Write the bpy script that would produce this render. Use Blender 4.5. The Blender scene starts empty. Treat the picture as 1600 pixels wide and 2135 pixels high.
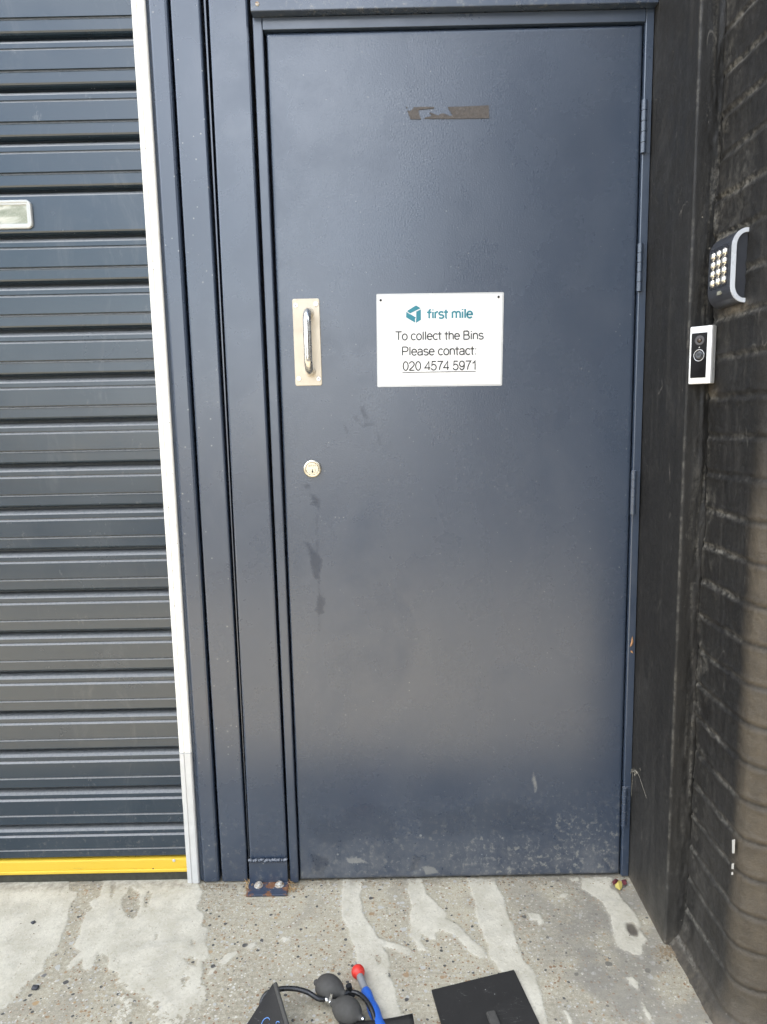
import bpy, bmesh, math, random
import numpy as np
from mathutils import Vector, Matrix
from mathutils.geometry import tessellate_polygon
random.seed(7); rng = np.random.default_rng(7)
S = bpy.context.scene
COL = S.collection

# ------------------------------------------------------------------ camera
PITCH, YAW, ROLL = 0.14065, -0.00293, -0.02079
CAM = np.array([0.25273, -1.76159, 1.25564]); FPX = 1480.0
cy_, sy_, cp_, sp_ = math.cos(YAW), math.sin(YAW), math.cos(PITCH), math.sin(PITCH)
fw = np.array([sy_*cp_, cy_*cp_, -sp_]); rt0 = np.array([cy_, -sy_, 0.0]); up0 = np.cross(rt0, fw)
c_, s_ = math.cos(ROLL), math.sin(ROLL)
RT = c_*rt0 + s_*up0; UP = -s_*rt0 + c_*up0
cd = bpy.data.cameras.new('camera'); cam = bpy.data.objects.new('camera', cd); COL.objects.link(cam)
cd.sensor_fit = 'VERTICAL'; cd.sensor_height = 36.0; cd.sensor_width = 36.0
cd.lens = FPX/2135*36.0; cd.clip_start = 0.05; cd.clip_end = 500
m = Matrix.Identity(4)
for i in range(3):
    m[i][0] = RT[i]; m[i][1] = UP[i]; m[i][2] = -fw[i]; m[i][3] = CAM[i]
cam.matrix_world = m
S.camera = cam

# ------------------------------------------------------------------ light
CLOUD = 22.0
SUN_EL, SUN_AZ = math.radians(55), math.radians(-80.4)      # azimuth from +Y (behind the facade) towards -X
w = bpy.data.worlds.new('World'); S.world = w; w.use_nodes = True
wn, wl = w.node_tree.nodes, w.node_tree.links
bg = wn['Background']; bg.inputs['Strength'].default_value = 0.10
sky = wn.new('ShaderNodeTexSky'); sky.sky_type = 'NISHITA'; sky.sun_disc = False
sky.sun_elevation = SUN_EL; sky.sun_rotation = SUN_AZ
sky.air_density = 1.2; sky.dust_density = 2.0; sky.ozone_density = 1.0
# broken bright cloud in the sky, thicker towards the horizon
wtc = wn.new('ShaderNodeTexCoord'); wmp = wn.new('ShaderNodeMapping'); wmp.inputs['Scale'].default_value = (1.0, 1.0, 2.2); wmp.inputs['Location'].default_value = (0.4, 0.9, 0.2)
wl.new(wtc.outputs['Generated'], wmp.inputs[0])
wno = wn.new('ShaderNodeTexNoise'); wno.inputs['Scale'].default_value = 2.3; wno.inputs['Detail'].default_value = 5; wl.new(wmp.outputs[0], wno.inputs['Vector'])
wrm = wn.new('ShaderNodeMapRange'); wrm.interpolation_type = 'SMOOTHSTEP'; wrm.inputs[1].default_value = 0.40; wrm.inputs[2].default_value = 0.68; wl.new(wno.outputs['Fac'], wrm.inputs[0])
wmx = wn.new('ShaderNodeMix'); wmx.data_type = 'RGBA'; wmx.inputs[7].default_value = (CLOUD*0.90, CLOUD*0.945, CLOUD*1.015, 1)
wl.new(wrm.outputs[0], wmx.inputs[0]); wl.new(sky.outputs[0], wmx.inputs[6]); wl.new(wmx.outputs[2], bg.inputs['Color'])
sl = bpy.data.lights.new('sun', 'SUN'); sl.energy = 5.0; sl.angle = math.radians(0.5); sl.color = (1.0, 0.92, 0.80)
so = bpy.data.objects.new('sun', sl); COL.objects.link(so)
sd_ = Vector((math.sin(SUN_AZ)*math.cos(SUN_EL), math.cos(SUN_AZ)*math.cos(SUN_EL), math.sin(SUN_EL)))
so.rotation_euler = sd_.to_track_quat('Z', 'Y').to_euler(); so.location = (0, -6, 8)
S.view_settings.view_transform = 'Standard'; S.view_settings.look = 'None'
S.view_settings.exposure = 1.86; S.view_settings.gamma = 1.0
try: S.view_settings.use_curve_mapping = False
except Exception: pass
S.render.engine = 'CYCLES'
S.cycles.max_bounces = 8

# ------------------------------------------------------------------ helpers
def ray(u, v): return RT*((u-800)/FPX) - UP*((v-1067.5)/FPX) + fw
def onY(u, v, y=0.0): d = ray(u, v); return CAM + d*((y-CAM[1])/d[1])
def onZ(u, v, z=0.0): d = ray(u, v); return CAM + d*((z-CAM[2])/d[2])
LOC = {}
def link(o, parent=None):
    COL.objects.link(o)
    if parent is not None: o.parent = parent
    return o
def tag(o, label, cat, group=None, kind=None):
    if label: o['label'] = label
    if cat: o['category'] = cat
    if group: o['group'] = group
    if kind: o['kind'] = kind
    return o
def thing(name, label, cat, loc=(0, 0, 0), group=None):
    o = bpy.data.objects.new(name, None); link(o); o.location = loc; o.empty_display_size = 0.05
    LOC[o.name] = Vector(loc)
    return tag(o, label, cat, group)
def rootloc(p):
    while p is not None:
        if p.name in LOC: return LOC[p.name]
        p = p.parent
    return Vector((0, 0, 0))
class MB:
    """collects pieces (world coordinates) for ONE mesh object"""
    def __init__(s): s.v = []; s.f = []; s.sm = []
    def add(s, v, f, smooth=False):
        b = len(s.v); s.v += [tuple(map(float, p)) for p in v]; s.f += [tuple(b+i for i in q) for q in f]; s.sm += [smooth]*len(f); return s
    def addbm(s, bm, smooth=False, mat=None):
        bm.verts.index_update()
        vs = [(mat @ v.co) if mat else v.co.copy() for v in bm.verts]
        s.add(vs, [[v.index for v in f.verts] for f in bm.faces], smooth); bm.free(); return s
    def box(s, x0, x1, y0, y1, z0, z1, bev=0.0, seg=2, mat=None):
        bm = bmesh.new(); bmesh.ops.create_cube(bm, size=1)
        for v in bm.verts:
            v.co = Vector(((x0+x1)/2+v.co.x*(x1-x0), (y0+y1)/2+v.co.y*(y1-y0), (z0+z1)/2+v.co.z*(z1-z0)))
        if bev > 0: bmesh.ops.bevel(bm, geom=list(bm.edges), offset=bev, segments=seg, profile=0.5, affect='EDGES')
        return s.addbm(bm, False, mat)
    def loft(s, p0, z0, p1, z1, closed=True, caps=True, smooth=False):
        """vertical extrusion of an XY outline, bottom p0 to top p1"""
        n = len(p0); v = [(x, y, z0) for x, y in p0]+[(x, y, z1) for x, y in p1]
        f = [(i, (i+1) % n, n+(i+1) % n, n+i) for i in range(n if closed else n-1)]
        if caps and closed: f += [tuple(range(n))[::-1], tuple(range(n, 2*n))]
        return s.add(v, f, smooth)
    def tube(s, pts, r, n=14, caps=True, smooth=True):
        pts = [Vector(p) for p in pts]; rs = r if hasattr(r, '__len__') else [r]*len(pts)
        v = []; f = []; ref = None
        for i, p in enumerate(pts):
            t = (pts[min(i+1, len(pts)-1)]-pts[max(i-1, 0)]).normalized()
            if ref is None:
                ref = t.orthogonal().normalized()
            ref = (ref - t*ref.dot(t)).normalized(); b = t.cross(ref)
            for k in range(n):
                a = 2*math.pi*k/n; v.append(p+(ref*math.cos(a)+b*math.sin(a))*rs[i])
        for i in range(len(pts)-1):
            for k in range(n):
                f.append((i*n+k, i*n+(k+1) % n, (i+1)*n+(k+1) % n, (i+1)*n+k))
        s.add(v, f, smooth)
        if caps:
            s.add(v[:n], [tuple(range(n))[::-1]]); s.add(v[-n:], [tuple(range(n))])
        return s
    def lathe(s, o, axis, prof, n=32, smooth=True):
        """prof: (distance along axis, radius)"""
        o = Vector(o); ax = Vector(axis).normalized(); a = ax.orthogonal().normalized(); b = ax.cross(a)
        v = []; f = []
        for h, r in prof:
            for k in range(n):
                t = 2*math.pi*k/n; v.append(o+ax*h+(a*math.cos(t)+b*math.sin(t))*r)
        for i in range(len(prof)-1):
            for k in range(n): f.append((i*n+k, i*n+(k+1) % n, (i+1)*n+(k+1) % n, (i+1)*n+k))
        s.add(v, f, smooth)
        s.add(v[:n], [tuple(range(n))[::-1]]); s.add(v[-n:], [tuple(range(n))])
        return s
    def poly(s, pts, thick, nrm):
        """flat polygon (3D points) with thickness along nrm"""
        bm = bmesh.new(); vs = [bm.verts.new(p) for p in pts]
        for q in tessellate_polygon([[Vector(p) for p in pts]]):
            try: bm.faces.new([vs[i] for i in q])
            except ValueError: pass
        bmesh.ops.recalc_face_normals(bm, faces=list(bm.faces))
        if thick:
            r = bmesh.ops.extrude_face_region(bm, geom=list(bm.faces))
            bmesh.ops.translate(bm, vec=Vector(nrm)*thick, verts=[g for g in r['geom'] if isinstance(g, bmesh.types.BMVert)])
        bmesh.ops.recalc_face_normals(bm, faces=list(bm.faces))
        return s.addbm(bm)
    def build(s, name, mat, parent=None, recalc=True):
        L = rootloc(parent)
        me = bpy.data.meshes.new(name); me.from_pydata([tuple(Vector(p)-L) for p in s.v], [], s.f)
        me.polygons.foreach_set('use_smooth', s.sm)
        if recalc:
            bm = bmesh.new(); bm.from_mesh(me); bmesh.ops.recalc_face_normals(bm, faces=list(bm.faces)); bm.to_mesh(me); bm.free()
        me.materials.append(mat); me.update()
        return link(bpy.data.objects.new(name, me), parent)
def gridmesh(name, P, mat, parent=None, attrs=None, smooth=True, flip=False):
    """P: (n,m,3) array of points"""
    n, mm, _ = P.shape; L = np.array(rootloc(parent))
    me = bpy.data.meshes.new(name)
    idx = np.arange(n*mm).reshape(n, mm)
    q = np.stack([idx[:-1, :-1], idx[1:, :-1], idx[1:, 1:], idx[:-1, 1:]], -1).reshape(-1, 4)
    if flip: q = q[:, ::-1]
    me.vertices.add(n*mm); me.vertices.foreach_set('co', (P.reshape(-1, 3)-L).astype(np.float32).ravel())
    me.loops.add(q.size); me.loops.foreach_set('vertex_index', q.astype(np.int32).ravel())
    me.polygons.add(len(q)); me.polygons.foreach_set('loop_start', np.arange(0, q.size, 4, dtype=np.int32))
    me.polygons.foreach_set('loop_total', np.full(len(q), 4, np.int32))
    me.polygons.foreach_set('use_smooth', np.full(len(q), smooth))
    me.update(calc_edges=True); me.validate()
    for k, a in (attrs or {}).items():
        at = me.attributes.new(k, 'FLOAT', 'POINT'); at.data.foreach_set('value', a.astype(np.float32).ravel())
    me.materials.append(mat)
    return link(bpy.data.objects.new(name, me), parent)
def vnoise(x, y, seed=0):
    """smooth value noise 0..1"""
    def h(i, j):
        n = np.sin(i*127.1+j*311.7+seed*74.7)*43758.5453
        return n-np.floor(n)
    i, j = np.floor(x), np.floor(y); u, v = x-i, y-j
    u = u*u*(3-2*u); v = v*v*(3-2*v)
    return (h(i, j)*(1-u)+h(i+1, j)*u)*(1-v)+(h(i, j+1)*(1-u)+h(i+1, j+1)*u)*v
def fbm(x, y, seed=0, o=4):
    r = 0; a = 0.5
    for k in range(o): r = r+a*vnoise(x*2**k, y*2**k, seed+k*13); a *= 0.5
    return r
def sdf(px, py, poly):
    """signed distance (positive inside) of points to polygon"""
    d = np.full(px.shape, 1e9); ins = np.zeros(px.shape, bool); n = len(poly)
    for i in range(n):
        ax, ay = poly[i]; bx, by = poly[(i+1) % n]
        ex, ey = bx-ax, by-ay; wx, wy = px-ax, py-ay
        t = np.clip((wx*ex+wy*ey)/(ex*ex+ey*ey+1e-12), 0, 1)
        d = np.minimum(d, (wx-ex*t)**2+(wy-ey*t)**2)
        c = ((ay > py) != (by > py)) & (px < (bx-ax)*(py-ay)/((by-ay) if abs(by-ay) > 1e-12 else 1e-12)+ax)
        ins ^= c
    d = np.sqrt(d); return np.where(ins, d, -d)

# ------------------------------------------------------------------ materials
class NT:
    def __init__(s, name):
        s.m = bpy.data.materials.new(name); s.m.use_nodes = True
        s.n = s.m.node_tree.nodes; s.l = s.m.node_tree.links; s.p = s.n['Principled BSDF']
        s.tc = s.n.new('ShaderNodeTexCoord').outputs['Object']
    def node(s, t, **k):
        x = s.n.new(t)
        for a, b in k.items(): setattr(x, a, b)
        return x
    def _in(s, sock, v):
        if isinstance(v, bpy.types.NodeSocket): s.l.new(v, sock)
        elif v is not None: sock.default_value = v
    def map(s, scale=(1, 1, 1), rot=(0, 0, 0)):
        x = s.node('ShaderNodeMapping'); s.l.new(s.tc, x.inputs[0]); x.inputs['Scale'].default_value = scale; x.inputs['Rotation'].default_value = rot
        return x.outputs[0]
    def noise(s, scale, detail=3, rough=0.55, vec=None, dist=0.0, col=False):
        x = s.node('ShaderNodeTexNoise'); s.l.new(vec or s.tc, x.inputs['Vector'])
        x.inputs['Scale'].default_value = scale; x.inputs['Detail'].default_value = detail; x.inputs['Roughness'].default_value = rough; x.inputs['Distortion'].default_value = dist
        return x.outputs['Color' if col else 'Fac']
    def voro(s, scale, vec=None, rnd=1.0, feature='F1'):
        x = s.node('ShaderNodeTexVoronoi'); x.feature = feature; s.l.new(vec or s.tc, x.inputs['Vector']); x.inputs['Scale'].default_value = scale
        if 'Randomness' in x.inputs: x.inputs['Randomness'].default_value = rnd
        return x.outputs['Distance'], x.outputs.get('Color')
    def math(s, op, a, b=None, c=None, clamp=False):
        x = s.node('ShaderNodeMath', operation=op, use_clamp=clamp); s._in(x.inputs[0], a); s._in(x.inputs[1], b); s._in(x.inputs[2], c)
        return x.outputs[0]
    def ramp(s, f, a, b, lo=0.0, hi=1.0, smooth=True):
        x = s.node('ShaderNodeMapRange', clamp=True); x.interpolation_type = 'SMOOTHSTEP' if smooth else 'LINEAR'
        s._in(x.inputs[0], f); s._in(x.inputs[1], a); s._in(x.inputs[2], b); s._in(x.inputs[3], lo); s._in(x.inputs[4], hi)
        return x.outputs[0]
    def cramp(s, f, stops, const=False):
        x = s.node('ShaderNodeValToRGB'); s.l.new(f, x.inputs[0]); e = x.color_ramp.elements
        x.color_ramp.interpolation = 'CONSTANT' if const else 'LINEAR'
        while len(e) < len(stops): e.new(0.5)
        for i, (p, c) in enumerate(stops): e[i].position = p; e[i].color = (*c, 1)
        return x.outputs[0]
    def mix(s, f, a, b, mode='MIX'):
        x = s.node('ShaderNodeMix', data_type='RGBA', blend_type=mode); s._in(x.inputs[0], f)
        s._in(x.inputs[6], (*a, 1) if isinstance(a, tuple) else a); s._in(x.inputs[7], (*b, 1) if isinstance(b, tuple) else b)
        return x.outputs[2]
    def attr(s, n):
        x = s.node('ShaderNodeAttribute'); x.attribute_name = n; return x.outputs['Fac']
    def sep(s, v):
        x = s.node('ShaderNodeSeparateXYZ'); s.l.new(v, x.inputs[0]); return x.outputs
    def bump(s, h, strength=0.3, dist=0.002, prev=None):
        x = s.node('ShaderNodeBump'); s._in(x.inputs['Height'], h); x.inputs['Strength'].default_value = strength; x.inputs['Distance'].default_value = dist
        if prev is not None: s.l.new(prev, x.inputs['Normal'])
        return x.outputs[0]
    def out(s, color=None, rough=None, metal=None, normal=None, spec=None, **k):
        P = s.p.inputs
        s._in(P['Base Color'], (*color, 1) if isinstance(color, tuple) else color); s._in(P['Roughness'], rough); s._in(P['Metallic'], metal); s._in(P['Specular IOR Level'], spec)
        if normal is not None: s.l.new(normal, P['Normal'])
        for a, b in k.items(): s._in(P[a.replace('_', ' ')], b)
        return s.m

def simple(name, col, rough=0.5, metal=0.0, nscale=30, var=0.25, bump=0.0, bscale=200, spec=None, rvar=0.12):
    t = NT(name); f = t.noise(nscale, 4)
    c = t.mix(f, tuple(x*(1-var) for x in col), tuple(min(1, x*(1+var)) for x in col))
    r = t.ramp(t.noise(nscale*1.7, 3), 0.3, 0.7, max(0.02, rough-rvar), min(1, rough+rvar))
    n = t.bump(t.noise(bscale, 3), bump, 0.001) if bump else None
    return t.out(c, r, metal, n, spec)

def paint(name, col, rough=0.36, grain=0.0, dust=0.5, base_dust=0.0, spec=0.5):
    """satin coil-coated / powder coated steel with dirt, specks and settled dust on ledges"""
    t = NT(name)
    c = t.mix(t.noise(2.5, 4), tuple(x*0.88 for x in col), tuple(x*1.12 for x in col))
    # fine pale specks
    d, vc = t.voro(75); sel = t.sep(vc)
    dens = t.noise(3.0, 3)
    speck = t.math('MULTIPLY', t.math('LESS_THAN', d, t.ramp(sel[0], 0.0, 1.0, 0.02, 0.16, False)), t.math('GREATER_THAN', t.math('ADD', sel[1], t.math('MULTIPLY', dens, 0.45)), 1.13))
    c = t.mix(t.math('MULTIPLY', speck, 0.55*dust+0.2), c, (0.34, 0.34, 0.31))
    # smears
    sm = t.ramp(t.noise(9, 6, 0.7, vec=t.map((1, 1, 0.35)), dist=1.2), 0.55, 0.75)
    c = t.mix(t.math('MULTIPLY', sm, 0.10*dust), c, (0.22, 0.22, 0.21))
    sx = t.noise(26, 6, .78, vec=t.map((1.0, 1, .5)))
    c = t.mix(t.math('MULTIPLY', t.math('MULTIPLY', t.ramp(sx, .60, .70), t.ramp(t.noise(2.6, 3), .45, .62)), .22*dust), c, (.25, .25, .24))
    # dust settled on upward facing ledges
    nz = t.sep(t.node('ShaderNodeNewGeometry').outputs['Normal'])[2]
    led = t.math('MULTIPLY', t.ramp(nz, 0.15, 0.55), t.ramp(t.noise(160, 4, 0.75), 0.25, 0.6, 0.35, 1.0))
    c = t.mix(t.math('MULTIPLY', led, 0.50*dust), c, (0.27, 0.26, 0.24))
    rough_s = t.ramp(t.noise(6, 5, 0.65), 0.25, 0.75, rough-0.05, rough+0.07)
    rough_s = t.math('ADD', rough_s, t.math('MULTIPLY', led, 0.25))
    if base_dust:
        z = t.sep(t.tc)[2]
        low = t.ramp(z, 0.02, 0.28, 1.0, 0.0)
        pt = t.ramp(t.noise(55, 6, 0.75), 0.52, 0.72)
        f = t.math('MULTIPLY', t.math('MULTIPLY', low, pt), base_dust)
        c = t.mix(f, c, (0.30, 0.28, 0.23))
    n = None
    if grain:
        n = t.bump(t.noise(330, 2, 0.5), grain, 0.0012)
        n = t.bump(t.noise(3.0, 2), 0.12, 0.01, n)
    else:
        n = t.bump(t.noise(2.2, 2), 0.10, 0.01)
    return t.out(c, rough_s, 0.0, n, spec)

BLUE = (0.031, 0.0445, 0.069)
M_panel = paint('panel_paint', BLUE, 0.27, 0.0, 0.55, 0.35, 1.0)
M_frame = paint('frame_paint', BLUE, 0.30, 0.05, 0.6, 0.35, 1.0)
M_shutter = paint('shutter_paint', (0.015, 0.028, 0.042), 0.22, 0.0, 1.0, 0.25, 0.85)
M_dark = simple('dark_void', (0.012, 0.012, 0.013), 0.85)
t = NT('white_plastic'); c = t.mix(t.noise(14, 4), (.71, .69, .63), (.77, .75, .69))
c = t.mix(t.math('MULTIPLY', t.ramp(t.noise(130, 6, .75, vec=t.map((1, 1, .3))), .56, .70), .45), c, (.42, .38, .31))
d, vc = t.voro(120); v3 = t.sep(vc); c = t.mix(t.math('MULTIPLY', t.math('LESS_THAN', d, .16), t.math('GREATER_THAN', v3[0], .93)), c, (.30, .27, .22))
M_white = t.out(c, .45, 0, t.bump(t.noise(300, 3), .1, .001))
M_alu = simple('aluminium_trim', (0.56, 0.55, 0.52), 0.45, 0.1, 40, 0.12)
M_steel = None

# ------------------------------------------------------------------ ground
def zoomed(pts, sx, sy, ox, oy): return [(ox+x/sx, oy+y/sy) for x, y in pts]
Z6 = lambda p: zoomed(p, 2.2857, 2.2857, 0, 1650)
Z7 = lambda p: zoomed(p, 2.2222, 2.2222, 480, 1800)
Z8 = lambda p: zoomed(p, 2.6667, 2.6667, 1000, 1700)
def gpoly(pts): return [tuple(onZ(u, v, 0.0)[:2]) for u, v in pts]
add_polys = [gpoly(p) for p in (
    Z6([(-160, 395), (335, 420), (332, 470), (372, 480), (362, 505), (332, 560), (325, 620), (300, 680), (270, 750), (222, 790), (205, 855), (165, 890), (120, 930), (90, 985), (30, 1040), (-60, 1100), (-160, 1120)]),
    Z6([(385, 395), (480, 395), (492, 440), (482, 495), (430, 530), (440, 560), (402, 590), (390, 640), (380, 690), (348, 740), (385, 765), (322, 830), (335, 850), (392, 800), (400, 850), (440, 850), (470, 765), (492, 810), (520, 850), (570, 870), (560, 905), (600, 950), (640, 960), (700, 975), (690, 1010), (740, 1040), (720, 1115), (860, 1120), (935, 1060), (980, 1012), (992, 950), (962, 905), (970, 860), (965, 812), (1000, 790), (985, 720), (992, 650), (966, 640), (975, 580), (943, 560), (967, 480), (945, 440), (940, 400), (600, 395)]),
    Z6([(1050, 835), (1050, 805), (1085, 770), (1130, 757), (1132, 775), (1090, 812)]),
    Z6([(985, 890), (1005, 850), (1040, 835), (1030, 860), (1000, 895)]),
    Z6([(1172, 745), (1185, 728), (1218, 716), (1222, 735), (1198, 752)]),
    Z6([(1340, 708), (1350, 692), (1385, 700), (1380, 715)]),
    Z6([(540, 1110), (560, 1040), (590, 1010), (560, 980), (600, 965), (640, 985), (640, 1030), (600, 1110)]),
    Z7([(525, 70), (515, 150), (520, 260), (550, 310), (560, 360), (580, 400), (585, 440), (600, 510), (640, 600), (675, 680), (700, 760), (815, 760), (800, 705), (770, 640), (760, 570), (735, 520), (745, 470), (735, 420), (700, 388), (760, 402), (820, 422), (850, 412), (830, 393), (760, 373), (690, 348), (650, 290), (615, 220), (605, 140), (622, 70)]),
    Z7([(818, 70), (893, 70), (910, 140), (950, 180), (1000, 225), (1005, 260), (1060, 290), (1110, 340), (1170, 390), (1195, 430), (1160, 440), (1110, 410), (1080, 380), (1050, 340), (990, 310), (950, 320), (955, 355), (930, 350), (890, 330), (880, 360), (920, 405), (870, 400), (860, 370), (835, 340), (840, 290), (830, 240), (845, 190), (825, 140)]),
    Z7([(1097, 70), (1228, 70), (1245, 120), (1275, 160), (1285, 240), (1310, 290), (1330, 370), (1365, 450), (1400, 490), (1430, 560), (1450, 640), (1480, 760), (1400, 760), (1380, 650), (1300, 520), (1250, 495), (1200, 430), (1195, 380), (1160, 300), (1145, 250), (1130, 170)]),
    Z8([(565, 345), (745, 345), (725, 400), (760, 420), (800, 470), (840, 510), (880, 560), (900, 640), (935, 690), (905, 720), (905, 780), (860, 775), (800, 750), (760, 730), (740, 640), (730, 570), (690, 490), (620, 440), (568, 405)]),
    Z8([(495, 345), (550, 345), (555, 368), (515, 372)]),
    Z8([(440, 455), (455, 435), (490, 435), (482, 458)]),
    Z8([(270, 540), (330, 545), (365, 600), (340, 610), (320, 585), (280, 575)]),
    Z8([(805, 905), (850, 898), (885, 935), (880, 970), (845, 945)]),
    Z8([(905, 1040), (925, 1060), (968, 1130), (950, 1145), (920, 1100)]),
    Z8([(465, 1080), (490, 1085), (530, 1160), (500, 1160)]),
)]
sub_polys = [gpoly(p) for p in (
    Z6([(585, 510), (632, 452), (665, 490), (668, 560), (640, 608), (605, 600), (580, 550)]),
    Z6([(690, 520), (705, 476), (727, 490), (712, 545), (690, 556)]),
    Z6([(530, 505), (535, 450), (552, 440), (548, 480), (538, 512)]),
    Z6([(735, 705), (745, 672), (757, 680), (742, 708)]),
    Z6([(912, 730), (918, 708), (932, 715), (928, 735)]),
    Z6([(880, 800), (910, 788), (945, 800), (930, 840), (900, 825)]),
    Z6([(490, 800), (490, 770), (520, 800), (510, 830)]),
    Z6([(870, 920), (880, 882), (900, 888), (890, 922)]),
    Z7([(672, 430), (690, 422), (702, 440), (690, 470), (680, 450)]),
    Z8([(815, 600), (850, 590), (885, 640), (880, 680), (840, 672)]),
)]
def axis(lo, a, b, hi, step, nout):
    out_l = -np.geomspace(step, a-lo, nout)[::-1]+a; out_r = np.geomspace(step, hi-b, nout)+b
    return np.concatenate([out_l, np.arange(a, b, step), [b], out_r])
gx = axis(-60, -0.92, 1.02, 60, 0.0036, 24)
gy = np.concatenate([-0.64-np.geomspace(0.004, 69.0, 26)[::-1], np.arange(-0.64, 0.06, 0.0036), [0.06, 0.4, 4.0, 20.0, 60.0]])
GX, GY = np.meshgrid(gx, gy, indexing='ij')
near = (GX > -0.95) & (GX < 1.05) & (GY > -0.66) & (GY < 0.08)
ce = np.full(GX.shape, -0.05)
wx = GX+0.010*(fbm(GX*45, GY*45, 3)-0.47); wy = GY+0.010*(fbm(GX*45, GY*45, 9)-0.47)
for p in add_polys: ce[near] = np.maximum(ce[near], sdf(wx[near], wy[near], p))
for p in sub_polys: ce[near] = np.minimum(ce[near], -sdf(wx[near], wy[near], p))
ce = np.clip(ce, -0.05, 0.05)
GZ = np.where(near, 0.0016*np.clip(ce/0.006+0.5, 0, 1)+0.0012*(fbm(GX*30, GY*30, 5)-0.5)+0.003*(fbm(GX*5, GY*5, 6)-0.5), 0.0)
fade = np.clip((GY+0.62)/0.1, 0, 1)*np.clip((GX+0.90)/0.1, 0, 1); GZ = GZ*np.where(near, fade, 0)
GRX, GRY = [float(q) for q in onZ(1318, 1938)[:2]]
t = NT('concrete_ground')
base = t.mix(t.ramp(t.noise(3.2, 5, 0.6), 0.3, 0.7), (0.25, 0.215, 0.145), (0.40, 0.35, 0.24))
base = t.mix(t.ramp(t.noise(110, 4, 0.7), 0.3, 0.75), base, (0.48, 0.435, 0.33))
base = t.mix(t.math('MULTIPLY', t.ramp(t.noise(420, 3, 0.7), 0.5, 0.62), 0.5), base, (0.17, 0.15, 0.12))
xx = t.sep(t.tc)
# broom lines, tyre scuffs and old damp stains
brm = t.noise(16, 4, 0.6, vec=t.map((0.25, 9, 1), (0, 0, 0.05)))
base = t.mix(t.math('MULTIPLY', t.ramp(brm, 0.52, 0.72), 0.35), base, (0.20, 0.175, 0.13))
base = t.mix(t.math('MULTIPLY', t.ramp(t.noise(5.5, 6, 0.7, dist=0.6), 0.50, 0.72), 0.5), base, (0.20, 0.18, 0.145))
# greyer, grimier patch at the right hand side of the doorway
gr = t.math('MULTIPLY', t.ramp(xx[0], 0.50, 0.70), t.ramp(t.noise(7, 4, 0.6), 0.32, 0.6))
base = t.mix(t.math('MULTIPLY', gr, 0.75), base, t.mix(t.noise(40, 6, .75), (0.13, 0.118, 0.097), (0.27, 0.25, 0.21)))
bumps = []
for sc, thr, rad, pal in ((92, 0.38, 0.42, 0), (150, 0.28, 0.42, 1), (50, 0.84, 0.40, 2)):
    d, vc = t.voro(sc, vec=t.mix(0.006, t.tc, t.noise(60, 2, col=True))); v3 = t.sep(vc)
    rr = t.ramp(v3[1], 0, 1, rad*0.4, rad, False)
    edge = t.math('SUBTRACT', rr, t.math('ADD', d, t.math('MULTIPLY', t.math('SUBTRACT', t.noise(sc*2.6, 2), 0.5), 0.22)))
    mk = t.math('MULTIPLY', t.ramp(edge, 0.0, 0.06), t.math('GREATER_THAN', v3[0], thr))
    colr = t.cramp(v3[2], [(0.0, (0.055, 0.052, 0.05)), (0.14, (0.30, 0.20, 0.11)), (0.26, (0.42, 0.40, 0.35)), (0.42, (0.22, 0.12, 0.06)), (0.52, (0.56, 0.52, 0.43)), (0.64, (0.28, 0.24, 0.18)), (0.80, (0.14, 0.13, 0.125)), (0.90, (0.36, 0.24, 0.12))], const=True)
    base = t.mix(t.math('MULTIPLY', mk, t.math('SUBTRACT', 0.95, t.math('MULTIPLY', gr, 0.60))), base, colr); bumps.append(mk)
cem = t.attr('cement')
edge = t.math('ADD', cem, t.math('MULTIPLY', t.math('SUBTRACT', t.noise(150, 7, 0.8), 0.5), 0.019))
# towards the street the skim is worn through to speckles
wear = t.math('MULTIPLY', t.ramp(xx[1], -0.28, -0.46), t.ramp(xx[0], 0.05, -0.15))
edge = t.math('SUBTRACT', edge, t.math('MULTIPLY', wear, t.ramp(t.noise(75, 5, 0.7), 0.44, 0.66, 0.0, 0.05)))
cm = t.math('MAXIMUM', t.ramp(edge, -0.0004, 0.0014), t.ramp(edge, -0.008, 0.004, 0.0, 0.40))
cm = t.math('MULTIPLY', cm, t.ramp(t.noise(34, 6, 0.75, dist=0.4), 0.30, 0.46, 0.45, 1.0))
ccol = t.mix(t.ramp(t.noise(16, 5, 0.65), 0.3, 0.7), (0.45, 0.41, 0.315), (0.59, 0.545, 0.435))
ccol = t.mix(t.math('MULTIPLY', t.ramp(t.noise(140, 4, 0.7), 0.50, 0.70), 0.45), ccol, (0.33, 0.29, 0.22))
ccol = t.mix(t.math('MULTIPLY', t.ramp(t.noise(11, 6, 0.72, dist=1.0), 0.50, 0.70), 0.45), ccol, (0.36, 0.33, 0.27))
d, vc = t.voro(60); v3 = t.sep(vc)
ccol = t.mix(t.math('MULTIPLY', t.math('LESS_THAN', d, 0.10), t.math('GREATER_THAN', v3[0], 0.86)), ccol, (0.16, 0.12, 0.09))
col = t.mix(t.math('MULTIPLY', cm, 0.93), base, ccol)
px_ = t.math('SUBTRACT', xx[0], GRX); py_ = t.math('SUBTRACT', xx[1], GRY)
rr2 = t.math('SQRT', t.math('ADD', t.math('POWER', t.math('MULTIPLY', px_, 1.5), 2.0), t.math('POWER', py_, 2.0)))
spot = t.ramp(t.math('ADD', rr2, t.math('MULTIPLY', t.noise(90, 5, .75), .022)), .022, .040, 1, 0)
col = t.mix(t.math('MULTIPLY', spot, .85), col, (0.075, 0.06, 0.045))
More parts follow.
